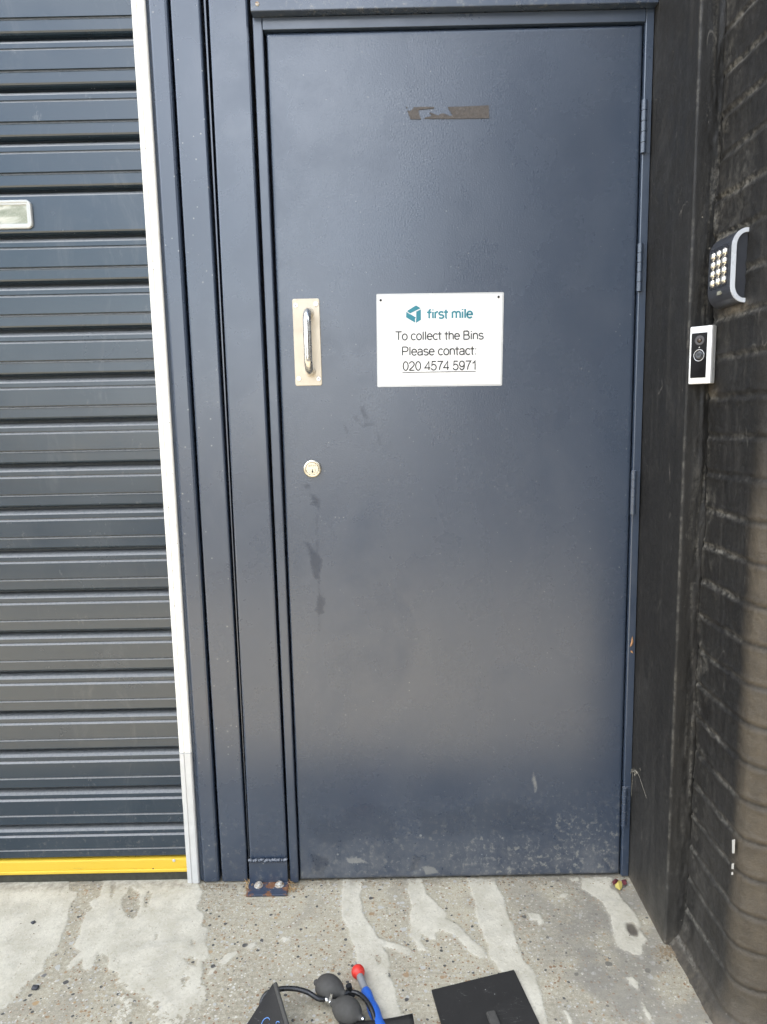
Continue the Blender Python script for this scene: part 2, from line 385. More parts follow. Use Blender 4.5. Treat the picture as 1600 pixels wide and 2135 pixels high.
# dirt collected along the threshold
thr_ = t.math('MULTIPLY', t.ramp(xx[1], -0.035, 0.0), t.ramp(t.noise(60, 5, 0.7), 0.3, 0.7))
col = t.mix(t.math('MULTIPLY', thr_, 0.6), col, (0.13, 0.11, 0.08))
h = t.math('ADD', t.math('MULTIPLY', t.noise(300, 4, 0.7), 0.6), t.math('ADD', t.math('MULTIPLY', bumps[0], 0.4), t.math('MULTIPLY', cm, 0.5)))
M_ground = t.out(col, t.ramp(t.noise(90, 3), 0.3, 0.7, 0.72, 0.92), 0, t.bump(h, 0.55, 0.0016))
tag(gridmesh('pavement', np.stack([GX, GY, GZ], -1), M_ground, attrs={'cement': ce}), 'worn exposed aggregate concrete pavement with pale cement streaks', 'pavement', kind='structure')
# road behind the viewer
t = NT('asphalt'); c = t.mix(t.noise(60, 5, 0.7), (0.035, 0.035, 0.036), (0.075, 0.073, 0.07))
M_road = t.out(c, 0.85, 0, t.bump(t.noise(150, 3), 0.4, 0.003))
tag(MB().add([(-60, -10.5, .006), (60, -10.5, .006), (60, -3.4, .006), (-60, -3.4, .006)], [(0, 1, 2, 3)]).build('road', M_road), 'dark asphalt road behind the viewer', 'road', kind='structure')

# ------------------------------------------------------------------ roller shutter
rs = thing('roller_shutter', 'dark blue grey steel roller shutter with horizontal slats and yellow bottom bar', 'roller shutter', (-1.4, 0.03, 0))
SX0, SX1 = -2.75, -0.292
edges = [2.6970, 2.5845, 2.4725, 2.3605, 2.2480, 2.1359, 2.0238, 1.9106, 1.7974, 1.6931, 1.5814, 1.4722, 1.3598, 1.2502, 1.1399, 1.03, .9208, .8123, .7032, .5949, .4848, .377, .2674, .1602, .064]
def slat_profile(z1, z0, plain):
    H = z1-z0
    pr = [(0.0, .052), (.040, .050), (.048, .042), (.060, .0360), (.085, .0300), (.118, .0258), (.150, .0240)]
    if not plain:
        pr += [(.238, .0240), (.242, .0262), (.250, .0264), (.290, .0212), (.300, .0206), (.660, .0206), (.664, .0252), (.670, .0254), (.712, .0212), (.716, .0224), (.74, .0225)]
    pr += [(.915, .0225), (.945, .0245), (.965, .030), (.972, .040), (1.0, .052)]
    return [(y, z1-tt*H) for tt, y in pr]
mb = MB()
xs = np.linspace(SX0, SX1, 40)
for k in range(len(edges)-1):
    pr = slat_profile(edges[k], edges[k+1], abs(edges[k]-1.7974) < 1e-6)
    v = []; f = []; n = len(pr); ph = rng.uniform(0, 6)
    for x in xs:
        dy = 0.0007*math.sin(x*3+ph)
        for y, z in pr: v.append((x, y+dy, z))
    for i in range(len(xs)-1):
        for j in range(n-1): f.append((i*n+j, (i+1)*n+j, (i+1)*n+j+1, i*n+j+1))
    mb.add(v, f, False)
curtain = mb.build('slat_curtain', M_shutter, rs, recalc=False)
t = NT('yellow_paint'); c = t.mix(t.noise(9, 5, .65), (.66, .43, .035), (.74, .49, .045))
scf = t.ramp(t.noise(30, 6, .75, vec=t.map((.35, 1, 1.6))), .60, .70); c = t.mix(t.math('MULTIPLY', scf, .5), c, (.25, .17, .05))
d, vc = t.voro(60); v3 = t.sep(vc); c = t.mix(t.math('MULTIPLY', t.math('LESS_THAN', d, .13), t.math('GREATER_THAN', v3[0], .93)), c, (.09, .07, .04))
M_yellow = t.out(c, .42, 0, t.bump(t.noise(60, 3), .06, .001))
bb = MB().box(SX0, SX1-.012, .017, .045, .034, .0635, .003)
bb.box(SX0, SX1-.0125, .014, .030, .0255, .0352, .0025)
bar = bb.build('bottom_bar', M_yellow, rs)
rp = onY(363, 1794, .017)
MB().lathe((rp[0], .0172, rp[2]), (0, -1, 0), [(0, .0042), (.0012, .004), (.002, .0028), (.0022, .001)], 20).build('rivet', M_alu, bar)
M_rub = simple('rubber_seal', (0.045, 0.043, 0.03), 0.9, 0, 60, 0.5, 0.3, 200)
MB().box(SX0, SX1-.014, .018, .042, -.002, .0256, .002).build('rubber_seal', M_rub, rs)
# white weather strip on the guide edge: two offset halves with a groove; dull aluminium lower length
def strip(z0, z1, mat, y):
    xa, xb = -.3045, -.2722
    p = [(xa, .046), (xa, y+.004), (xa+.0015, y+.001), (-.2925, y), (-.2912, y+.0022), (-.2898, y+.0022), (-.2888, y-.0004), (-.275, y-.0008), (xb, y+.002), (xb, .046)]
    return MB().loft(p, z0, p, z1).build('weather_strip', mat, rs)
strip(.376, 2.7, M_white, .002); o = strip(.002, .3745, M_alu, .0005); o['label'] = 'dull grey aluminium lower length of the white strip'
# folded steel guide channel, two faces with dark shadow gaps
def chan(p0, p1, z0=.004, z1=2.7): return MB().loft(p0, z0, p1, z1)
yf = .003
def shift(p, dx): return [(x+dx, y) for x, y in p]
p = [(-.2715, .05), (-.2715, .0115), (-.2655, .0105), (-.2592, yf+.001), (-.2555, yf), (-.2245, yf), (-.2200, yf+.002), (-.2178, yf+.007), (-.2178, .05)]
chan(p, shift(p, -.0045)).build('guide_channel', M_panel, rs)
p = [(-.2108, .05), (-.2108, yf+.004), (-.209, yf+.001), (-.206, yf), (-.1445, yf), (-.1418, yf+.001), (-.1405, yf+.004), (-.1405, .05)]
q = [(-.2160, .05), (-.2160, yf+.004), (-.2142, yf+.001), (-.2112, yf), (-.1530, yf), (-.1503, yf+.001), (-.1490, yf+.004), (-.1490, .05)]
chan(p, q).build('guide_channel', M_panel, rs)
# return fin in the gap
p = [(-.1385, .05), (-.1385, .016), (-.1375, .013), (-.1362, .013), (-.1362, .05)]; q = [(-.1415, .05), (-.1415, .012), (-.1395, .009), (-.1352, .009), (-.1352, .05)]
chan(p, q).build('guide_fin', M_panel, rs)
# vision window
wz0, wz1 = 1.7075, 1.7725
M_clear = NT('clear_plastic'); M_clear = M_clear.out((0.74, 0.75, 0.72), 0.2, 0, None, None, Transmission_Weight=0.35, IOR=1.45)
tw = NT('window_pane'); g = tw.noise(9, 3, 0.6, vec=tw.map((1, 1, 2.2), (0, 0.5, 0)), dist=1.0)
cw = tw.cramp(g, [(0.30, (0.16, 0.18, 0.12)), (0.5, (0.30, 0.31, 0.24)), (0.62, (0.55, 0.54, 0.46)), (0.8, (0.25, 0.26, 0.2))])  # pale streaks paint a reflection into the grey-green pane colour
cw = tw.mix(tw.math('MULTIPLY', tw.ramp(tw.noise(260, 3, .7), .5, .7), .4), cw, (.5, .5, .44))
M_pane = tw.out(cw, 0.16, 0, tw.bump(tw.noise(14, 2), .2, .004))
def rrect(x0, x1, z0, z1, r, n=6):
    pts = []
    for cx, cz, a0 in ((x1-r, z1-r, 0), (x0+r, z1-r, 90), (x0+r, z0+r, 180), (x1-r, z0+r, 270)):
        for k in range(n+1):
            a = math.radians(a0+90*k/n); pts.append((cx+r*math.cos(a), cz+r*math.sin(a)))
    return pts
def ring_frame(x0, x1, z0, z1, r, wd, yb, yfr):
    """moulded frame: outer edge back, rounded front, inner lip"""
    lay = [(0, yb), (0, yfr+.0015), (.0012, yfr), (wd*.45, yfr-.0004), (wd*.6, yfr+.0012), (wd*.9, yfr+.0012), (wd, yfr+.0035), (wd, yb)]
    mb = MB(); v = []; f = []
    for ins, y in lay:
        for x, z in rrect(x0+ins, x1-ins, z0+ins, z1-ins, max(r-ins, .002)): v.append((x, y, z))
    n = len(v)//len(lay)
    for i in range(len(lay)-1):
        for k in range(n): f.append((i*n+k, i*n+(k+1) % n, (i+1)*n+(k+1) % n, (i+1)*n+k))
    return mb.add(v, f, False)
vw = ring_frame(-.800, -.5785, wz0, wz1, .012, .0115, .026, .0150).build('vision_window', M_clear, rs)
rr_ = rrect(-.790, -.5888, wz0+.0095, wz1-.0095, .005)
MB().poly([(x, .0185, z) for x, z in rr_], .003, (0, 1, 0)).build('pane', M_pane, vw)

# ------------------------------------------------------------------ steel post with bolted foot
post = thing('steel_post', 'smooth dark blue steel box post bolted to the ground left of the door', 'post', (-.08, .02, 0))
def boxp(a, b, y0, y1, c=.005): return [(a, y1), (a, y0+c), (a+c*.3, y0+c*.3), (a+c, y0), (b-c, y0), (b-c*.3, y0+c*.3), (b, y0+c), (b, y1)]
MB().loft(boxp(-.1322, -.0305, -.0005, .06), .070, boxp(-.1262, -.0395, -.0005, .06), 2.7).build('box_section', M_panel, post)
M_rust = NT('rusty_paint'); t = M_rust
cc = t.mix(t.ramp(t.noise(26, 5, .65, dist=.6), .47, .54), (0.035, 0.047, 0.075), (0.17, 0.075, 0.035))
cc = t.mix(t.math('MULTIPLY', t.ramp(t.noise(110, 3, .7), .62, .7), .6), cc, (.4, .38, .34))
M_rust = t.out(cc, t.ramp(t.noise(30, 4), .3, .7, .35, .7), 0, t.bump(t.noise(220, 4), .3, .001))
t = NT('bolt_steel'); cc = t.mix(t.ramp(t.noise(120, 4, .7), .4, .65), (.52, .50, .44), (.24, .14, .07))
M_bolt = t.out(cc, .55, .3, t.bump(t.noise(300, 3), .25, .0008))
br = MB().box(-.1335, -.0305, -.008, -.0008, .006, .0685, .0012).build('bracket_plate', M_frame, post)
foot = MB().box(-.1348, -.0270, -.0575, -.0005, .0005, .0062, .0012).build('foot_plate', M_rust, post)
# weld bead along the top of the bracket
wb = []; nb = 46
for i in range(nb):
    x = -.1328+.1018*i/(nb-1); wb.append((x, -.0075+.0014*math.sin(i*1.9)+.0006*rng.normal(), .0700+.0018*math.sin(i*.9)+.0008*rng.normal()))
MB().tube(wb, [.0044+.0009*math.sin(i*2.3) for i in range(nb)], 8).build('weld_bead', M_frame, post)
for bu, tilt in ((541, .12), (584, -.06)):
    c = onZ(bu, 1842, .006); cx, cyy = c[0], min(-.020, c[1]-.004)
    bo = MB().lathe((cx, cyy, .0062), (tilt*.4, -.05, 1), [(0, .0125), (.0014, .0125), (.0018, .0115), (.0018, .006)], 28).build('washer', M_bolt, post)
    hb = MB().lathe((cx, cyy, .0078), (tilt*.6, -.10, 1), [(0, .0088), (.0052, .0088), (.0064, .0076)], 6, False)
    hb.lathe((cx+tilt*.004, cyy-.0006, .0140), (tilt*.6, -.1, 1), [(0, .0050), (.0016, .0046), (.0018, .003)], 18)
    hb.build('bolt', M_bolt, post)

# ------------------------------------------------------------------ door
door = thing('metal_door', 'blue grey textured steel door with pull handle, lock and white sign', 'door', (.432, 0, 0))
# door leaf with stain fields
DX0, DX1, DZ0, DZ1 = .0025, .8630, .0075, 2.1170
def dpoly(pts, sc, ox, oy): return [tuple(onY(ox+x/sc, oy+y/sc)[[0, 2]]) for x, y in pts]
ZD = lambda p: dpoly(p, 3.6364, 560, 800)
ZE = lambda p: dpoly(p, 2.3188, 620, 1240)
wet = [ZD([(268, 1190), (300, 1200), (340, 1260), (360, 1280), (362, 1190), (375, 1190), (380, 1290), (405, 1330), (400, 1420), (385, 1500), (345, 1470), (320, 1390), (315, 1300), (285, 1240)]),
       ZD([(375, 1490), (388, 1490), (392, 1600), (425, 1620), (428, 1680), (412, 1740), (385, 1750), (350, 1720), (368, 1680), (365, 1620), (382, 1600)]),
       ZD([(376, 1745), (388, 1745), (392, 1870), (384, 1880)]),
       ZD([(255, 770), (300, 750), (330, 780), (300, 800)]), ZD([(305, 820), (350, 840), (385, 870), (390, 960), (350, 930), (310, 920), (330, 890)]),
       ZD([(358, 1000), (368, 1000), (372, 1140), (360, 1140)]),
       ZD([(690, 170), (720, 175), (760, 260), (740, 290), (700, 220)]), ZD([(640, 250), (665, 240), (700, 310), (740, 300), (800, 290), (810, 310), (720, 330)]),
       ZD([(820, 360), (835, 365), (850, 460), (838, 465)]), ZD([(570, 320), (590, 325), (610, 380), (590, 380)]),
       ZE([(60, 1250), (150, 1270), (155, 1310), (120, 1360), (60, 1350), (75, 1300)]), ZE([(560, 1260), (600, 1270), (590, 1330), (540, 1340)])]
dark = [ZE([(40, 1060), (200, 1080), (230, 1020), (330, 980), (460, 1030), (490, 1120), (470, 1190), (300, 1190), (200, 1230), (40, 1180)]),
        ZE([(560, 1020), (700, 1040), (980, 980), (1250, 1040), (1200, 1150), (900, 1170), (600, 1180)])]
smud = [ZE([(230, 1270), (290, 1265), (360, 1300), (250, 1300)]), ZE([(1140, 840), (1155, 900), (1160, 950), (1145, 960), (1135, 900)]), ZE([(1470, 1260), (1530, 1320), (1545, 1360), (1510, 1320)]),
        ZE([(600, 1310), (660, 1315), (690, 1350), (620, 1355)])]
dxs = np.linspace(DX0, DX1, 200); dzs = np.linspace(DZ0, DZ1, 480)
GXd, GZd = np.meshgrid(dxs, dzs, indexing='ij')
wxx = GXd+.008*(fbm(GXd*60, GZd*60, 3)-.47); wzz = GZd+.008*(fbm(GXd*60, GZd*60, 8)-.47)
def field(polys, soft=.05):
    s = np.full(GXd.shape, -soft)
    for p in polys: s = np.maximum(s, sdf(wxx, wzz, p))
    return np.clip(s, -soft, soft)
stain = field(wet); patch = field(dark); smudge = field(smud)
Yd = 0.0006*(fbm(GXd*2, GZd*2, 4)-.5)*2
Yd = Yd+np.where((GXd-DX0 < .003) | (DX1-GXd < .003) | (GZd-DZ0 < .003) | (DZ1-GZd < .003), .0012, 0)
t = NT('door_paint')
c = t.mix(t.noise(2.2, 4), tuple(x*.92 for x in BLUE), tuple(x*1.10 for x in BLUE))
veil = t.ramp(t.noise(4, 4, .6, vec=t.map((1, 1, .6)), dist=.4), .25, .8)
c = t.mix(t.math('MULTIPLY', veil, .05), c, (.19, .19, .19))
st = t.ramp(t.math('ADD', t.attr('stain'), t.math('MULTIPLY', t.math('SUBTRACT', t.noise(190, 4, .7), .5), .014)), -.004, .006)
c = t.mix(t.math('MULTIPLY', st, .5), c, (.020, .026, .040))
pa = t.ramp(t.math('ADD', t.attr('patch'), t.math('MULTIPLY', t.math('SUBTRACT', t.noise(40, 5, .7), .5), .06)), -.004, .02)
sm = t.ramp(t.math('ADD', t.attr('smudge'), t.math('MULTIPLY', t.math('SUBTRACT', t.noise(160, 4, .7), .5), .014)), -.001, .004)
z = t.sep(t.tc)
lowf = t.ramp(z[2], .03, .30, 1.0, 0.0); lowr = t.math('MULTIPLY', lowf, t.ramp(z[0], -.35, .25, .35, 1.0))
splat = t.ramp(t.noise(62, 6, .72), .51, .63)
c = t.mix(t.math('MULTIPLY', t.math('MULTIPLY', lowr, t.math('MULTIPLY', splat, t.ramp(t.noise(11, 4, .65), .36, .60, .12, 1.0))), .85), c, (.26, .25, .215))
film = t.math('MULTIPLY', t.ramp(z[2], .02, .16, 1.0, 0.0), t.ramp(t.noise(24, 5, .7), .3, .7))
c = t.mix(t.math('MULTIPLY', film, .30), c, (.22, .21, .19))
c = t.mix(t.math('MULTIPLY', pa, .35), c, (.027, .036, .052))
c = t.mix(t.math('MULTIPLY', sm, .55), c, (.27, .26, .23))
for sc, th, k in ((95, 1.14, .34), (40, 1.26, .34)):
    d, vc = t.voro(sc); v3 = t.sep(vc)
    dens = t.math('ADD', t.math('MULTIPLY', t.noise(3, 3), .35), t.math('MULTIPLY', lowf, .20))
    spk = t.math('MULTIPLY', t.math('LESS_THAN', d, t.ramp(v3[0], 0, 1, .03, .15, False)), t.math('GREATER_THAN', t.math('ADD', v3[1], dens), th))
    c = t.mix(t.math('MULTIPLY', spk, k), c, (.36, .36, .33))
# a few long hair scratches
wv = t.noise(5, 2, .4, vec=t.map((1.0, 1, 9.0), (0, .55, 0)), dist=.3)
scr = t.math('MULTIPLY', t.ramp(t.math('ABSOLUTE', t.math('SUBTRACT', wv, .5)), .0, .0018, 1, 0), t.ramp(t.noise(4.3, 3), .56, .66))
c = t.mix(t.math('MULTIPLY', scr, .30), c, (.30, .31, .32))
rg = t.ramp(t.noise(5, 5, .65), .25, .75, .24, .31); rg = t.math('SUBTRACT', rg, t.math('MULTIPLY', st, .03)); rg = t.math('ADD', rg, t.math('MULTIPLY', film, .18))
n = t.bump(t.noise(260, 2, .45), .24, .0011); n = t.bump(t.noise(2.4, 2), .10, .012, n)
M_door = t.out(c, rg, 0, n, t.math('SUBTRACT', 1.0, t.math('ADD', t.math('MULTIPLY', st, .32), t.math('ADD', t.math('MULTIPLY', pa, .12), t.math('MULTIPLY', t.ramp(t.noise(3.4, 5, .65, vec=t.map((1, 1, .7)), dist=.5), .50, .72), .22)))))
leaf = gridmesh('door_leaf', np.stack([GXd, Yd, GZd], -1), M_door, door, {'stain': stain, 'patch': patch, 'smudge': smudge})
# leaf edges / body behind the skin, joined into the same mesh
me = leaf.data; bm = bmesh.new(); bm.from_mesh(me)
bnd = [e for e in bm.edges if len(e.link_faces) == 1]
r = bmesh.ops.extrude_edge_only(bm, edges=bnd); bmesh.ops.translate(bm, vec=(0, .042, 0), verts=[g for g in r['geom'] if isinstance(g, bmesh.types.BMVert)])
bm.to_mesh(me); bm.free()
# frame: jambs and head, proud of the leaf
FY = -.0065
fr = MB()
jl0 = [(-.0240, .06), (-.0240, FY+.002), (-.0222, FY), (-.0048, FY), (-.0026, FY+.0012), (-.0016, FY+.004), (-.0016, .06)]
fr.loft(jl0, .004, shift(jl0, -.0030), 2.1480)
jr0 = [(.8670, .06), (.8670, FY+.006), (.8680, FY+.0015), (.8698, FY), (.8858, FY), (.8868, .002), (.8868, .06)]
fr.loft(jr0, .0045, jr0, 2.1480)
fr.box(-.0045, .8668, FY-.0006, .06, 2.1215, 2.1476, .0012)
frame = fr.build('door_frame', M_frame, door)
MB().box(-.02, .885, .040, .10, .0, 2.14).build('frame_rebate', M_dark, door)
# hinges: knuckled barrels
for (ua, va), (ub, vb) in (((1345, 208), (1345, 320)), ((1333, 507), (1333, 608)), ((1317, 980), (1317, 1072)), ((1299, 1640), (1299, 1722))):
    zt, zb = onY(ua, va, -.008)[2], onY(ub, vb, -.008)[2]; hx = .8685
    prof = [(0, .0060)]; nk = 5; Lh = zt-zb
    for k in range(nk):
        a, b = Lh*k/nk, Lh*(k+1)/nk; prof += [(a+.0001, .0052), (a+.0004, .0066), (b-.0016, .0066), (b-.0012, .0052)]
    hb = MB().lathe((hx, -.0098, zb), (0, 0, 1), prof, 30, False)
    hb.box(hx+.001, .8855, -.0078, -.0062, zb+.001, zt-.001, .0004)
    hb.build('hinge', M_frame, door)
# brushed steel pull handle
t = NT('brushed_steel'); bn = t.noise(40, 4, .6, vec=t.map((30, 1, 1)))
c = t.mix(bn, (.50, .435, .335), (.60, .53, .42)); c = t.mix(t.math('MULTIPLY', t.ramp(t.noise(14, 4), .5, .75), .35), c, (.40, .35, .27))
M_steel = t.out(c, t.ramp(t.noise(50, 3), .3, .7, .36, .48), .35, t.bump(t.noise(60, 3, .6, vec=t.map((30, 1, 1))), .06, .0006))
M_satin = simple('satin_tube', (.62, .60, .56), .24, .95, 30, .08)
M_screw = simple('screw_zinc', (.80, .79, .75), .35, .6, 60, .1)
M_black = simple('black_hole', (.008, .008, .008), .7)
ph = MB(); corners = [onY(*q) for q in ((610, 624), (666, 622), (673, 803), (616, 805))]
# leaning backplate with rounded corners
cx0 = sum(c[0] for c in corners)/4; cz0 = sum(c[2] for c in corners)/4
lean = math.atan2((corners[2][0]+corners[3][0])/2-(corners[0][0]+corners[1][0])/2, .206)
RL = Matrix.Translation((cx0, 0, cz0)) @ Matrix.Rotation(-lean, 4, 'Y')
def hp(x, y, z): return RL @ Vector((x, y, z))
rp = rrect(-.0325, .0325, -.1030, .1030, .005)
mbp = MB(); v = []
lay = [(0, -.0002), (0, -.0022), (.0009, -.0030)]
for ins, y in lay:
    for x, z_ in rrect(-.0325+ins, .0325-ins, -.1030+ins, .1030-ins, .005): v.append(hp(x, y, z_))
n_ = len(rp); f = []
for i in range(2):
    for k in range(n_): f.append((i*n_+k, i*n_+(k+1) % n_, (i+1)*n_+(k+1) % n_, (i+1)*n_+k))
f.append(tuple(range(2*n_, 3*n_)))
pull = mbp.add(v, f).build('pull_handle', M_steel, door)
path = []
zt, zb, so_, rc = .0700, -.0700, -.046, .030
for k in range(9):
    a = math.pi/2*k/8; path.append((.0055, so_+rc-rc*math.sin(a), zt-rc+rc*math.cos(a)))
path = [(.0055, -.003, zt)]+path
for k in range(9):
    a = math.pi/2*k/8; path.append((.0055, so_+rc-rc*math.cos(a), zb+rc-rc*math.sin(a)))
path.append((.0055, -.003, zb))
MB().tube([hp(*p) for p in path], .0096, 22).build('grip', M_satin, pull)
rose = MB()
for zz in (zt, zb): rose.lathe(hp(.0055, -.003, zz), (0, -1, 0), [(0, .0125), (.001, .0125), (.0016, .0115)], 24)
rose.build('rose', M_steel, pull)
for u, v_ in ((617, 637), (659, 634), (624, 790), (665, 790)):
    c = onY(u, v_, -.003)
    s = MB().lathe((c[0], -.0030, c[2]), (0, -1, 0), [(0, .0058), (.0008, .0056), (.0014, .0045)], 20).build('screw', M_screw, pull)
    MB().lathe((c[0], -.0044, c[2]), (0, -1, 0), [(0, .0014), (.0003, .0014)], 10).build('screw_recess', M_black, s)
# lock cylinder
t = NT('nickel'); c = t.mix(t.noise(70, 4), (.56, .51, .40), (.68, .62, .50)); M_nickel = t.out(c, t.ramp(t.noise(90, 3), .3, .7, .2, .34), .85)
lc = onY(652, 977)
lk = MB().lathe((lc[0], -.0002, lc[2]), (0, -1, 0), [(0, .0222), (.0035, .0222), (.0060, .0205), (.0068, .0182), (.0068, .0165), (.0050, .0160), (.0050, .010)], 48).build('lock_cylinder', M_nickel, door)
fc = MB().lathe((lc[0], -.0050, lc[2]), (0, -1, 0), [(0, .0155), (.0022, .0155), (.0028, .0148)], 40)
fc.build('lock_face', M_nickel, lk)
pl = MB().lathe((lc[0]+.0005, -.0078, lc[2]-.0045), (0, -1, 0), [(0, .0076), (.0012, .0076), (.0016, .0070)], 32).build('lock_plug', M_nickel, lk)
kx, kz = lc[0]+.0005, lc[2]-.0055
MB().poly([(kx-.0012, -.0095, kz+.0045), (kx+.0010, -.0095, kz+.0048), (kx+.0012, -.0095, kz+.001), (kx+.0022, -.0095, kz-.001), (kx+.0018, -.0095, kz-.004), (kx-.0016, -.0095, kz-.0038), (kx-.002, -.0095, kz-.001), (kx-.0008, -.0095, kz+.001)], .0004, (0, -1, 0)).build('keyhole', M_black, lk)
eb = MB()
for k in range(4):
    xk = lc[0]-.0075+.005*k; eb.box(xk-.0016, xk+.0016, -.0083, -.0077, lc[2]+.0065-.0006*abs(k-1.5), lc[2]+.0108-.0006*abs(k-1.5), .0003)
eb.build('stamped_marks', simple('dull_nickel', (.40, .36, .28), .45, .8), lk)
# remains of brown tape
ZT = lambda p: [tuple(onY(800+x/6.154, 190+y/6.154)) for x, y in p]
M_tape = simple('tape_residue', (.075, .064, .055), .75, 0, 130, .6, .6, 260)
tp = MB()
for P_ in (ZT([(305, 250), (335, 256), (360, 246), (378, 228), (388, 205), (420, 210), (470, 204), (560, 203), (650, 205), (652, 224), (600, 228), (520, 235), (470, 240), (447, 250), (452, 285), (463, 315), (472, 345), (485, 350), (478, 362), (345, 362), (330, 320)]),
           ZT([(520, 355), (545, 336), (590, 328), (618, 312), (600, 292), (588, 272), (620, 282), (660, 300), (705, 315), (728, 294), (765, 288), (800, 298), (845, 320), (882, 316), (880, 300), (862, 282), (858, 262), (838, 238), (824, 205), (1000, 200), (1180, 192), (1350, 185), (1353, 270), (1357, 350), (1100, 354), (880, 358)]),
           ZT([(290, 208), (304, 203), (310, 214), (298, 222)])):
    tp.poly([(p[0], -.0013, p[2]) for p in P_], .0005, (0, 1, 0))
o = tp.build('tape_remnant', M_tape, door)

# header panel above the door
hd = thing('header_panel', 'dark blue steel panel across the top of the doorway', 'metal panel', (.43, .02, 2.15))
MB().box(-.0265, .8872, -.030, .06, 2.1488, 2.60, .002).build('panel_sheet', M_panel, hd)
c = onY(537, 8, -.030)
MB().lathe((c[0], -.030, c[2]), (0, -1, 0), [(0, .0048), (.0012, .0046), (.0022, .003)], 18).build('rivet', M_bolt, hd)

# ------------------------------------------------------------------ sign
sign = thing('sign', 'white laminated notice with teal logo and phone number screwed to the door', 'sign', (.392, 0, 1.31))
sc_ = [onY(*q, -.001) for q in ((785, 613), (1051, 609), (1047, 804), (787, 807))]
def quadpt(a, b, y):   # a right 0..1, b down 0..1
    p = (sc_[0]*(1-a)+sc_[1]*a)*(1-b)+(sc_[3]*(1-a)+sc_[2]*a)*b
    return Vector((p[0], y, p[2]))
t = NT('sign_paper'); c = t.mix(t.ramp(t.noise(9, 5, .65), .4, .72), (.74, .725, .69), (.60, .59, .575))
d, vc = t.voro(170); v3 = t.sep(vc); c = t.mix(t.math('MULTIPLY', t.math('LESS_THAN', d, .16), t.math('GREATER_THAN', v3[0], .90)), c, (.45, .44, .42))
M_paper = t.out(c, .28, 0, t.bump(t.noise(11, 3), .1, .004))
M_lam = simple('laminate_edge', (.50, .50, .49), .22, 0, 30, .1)
def rq(ins, y):
    a0 = ins/.305; b0 = ins/.221; pts = []
    for x, z_ in rrect(a0, 1-a0, b0, 1-b0, max(.012-a0, .004), 4): pts.append(quadpt(x, z_, y))
    return pts
MB().poly(rq(0, -.0006), .0007, (0, -1, 0)).build('laminate_pouch', M_lam, sign)
MB().poly(rq(.0038, -.0014), .0005, (0, -1, 0)).build('paper_sheet', M_paper, sign)
for u, v_ in ((794, 626), (1040, 619)):
    c = onY(u, v_, -.002); MB().lathe((c[0], -.0018, c[2]), (0, -1, 0), [(0, .0030), (.0012, .0028), (.0018, .0014)], 16).build('screw', M_black, sign)
M_teal = simple('teal_ink', (.022, .18, .225), .5, 0, 40, .08)
M_ink = simple('black_ink', (.016, .016, .017), .6, 0, 40, .1)
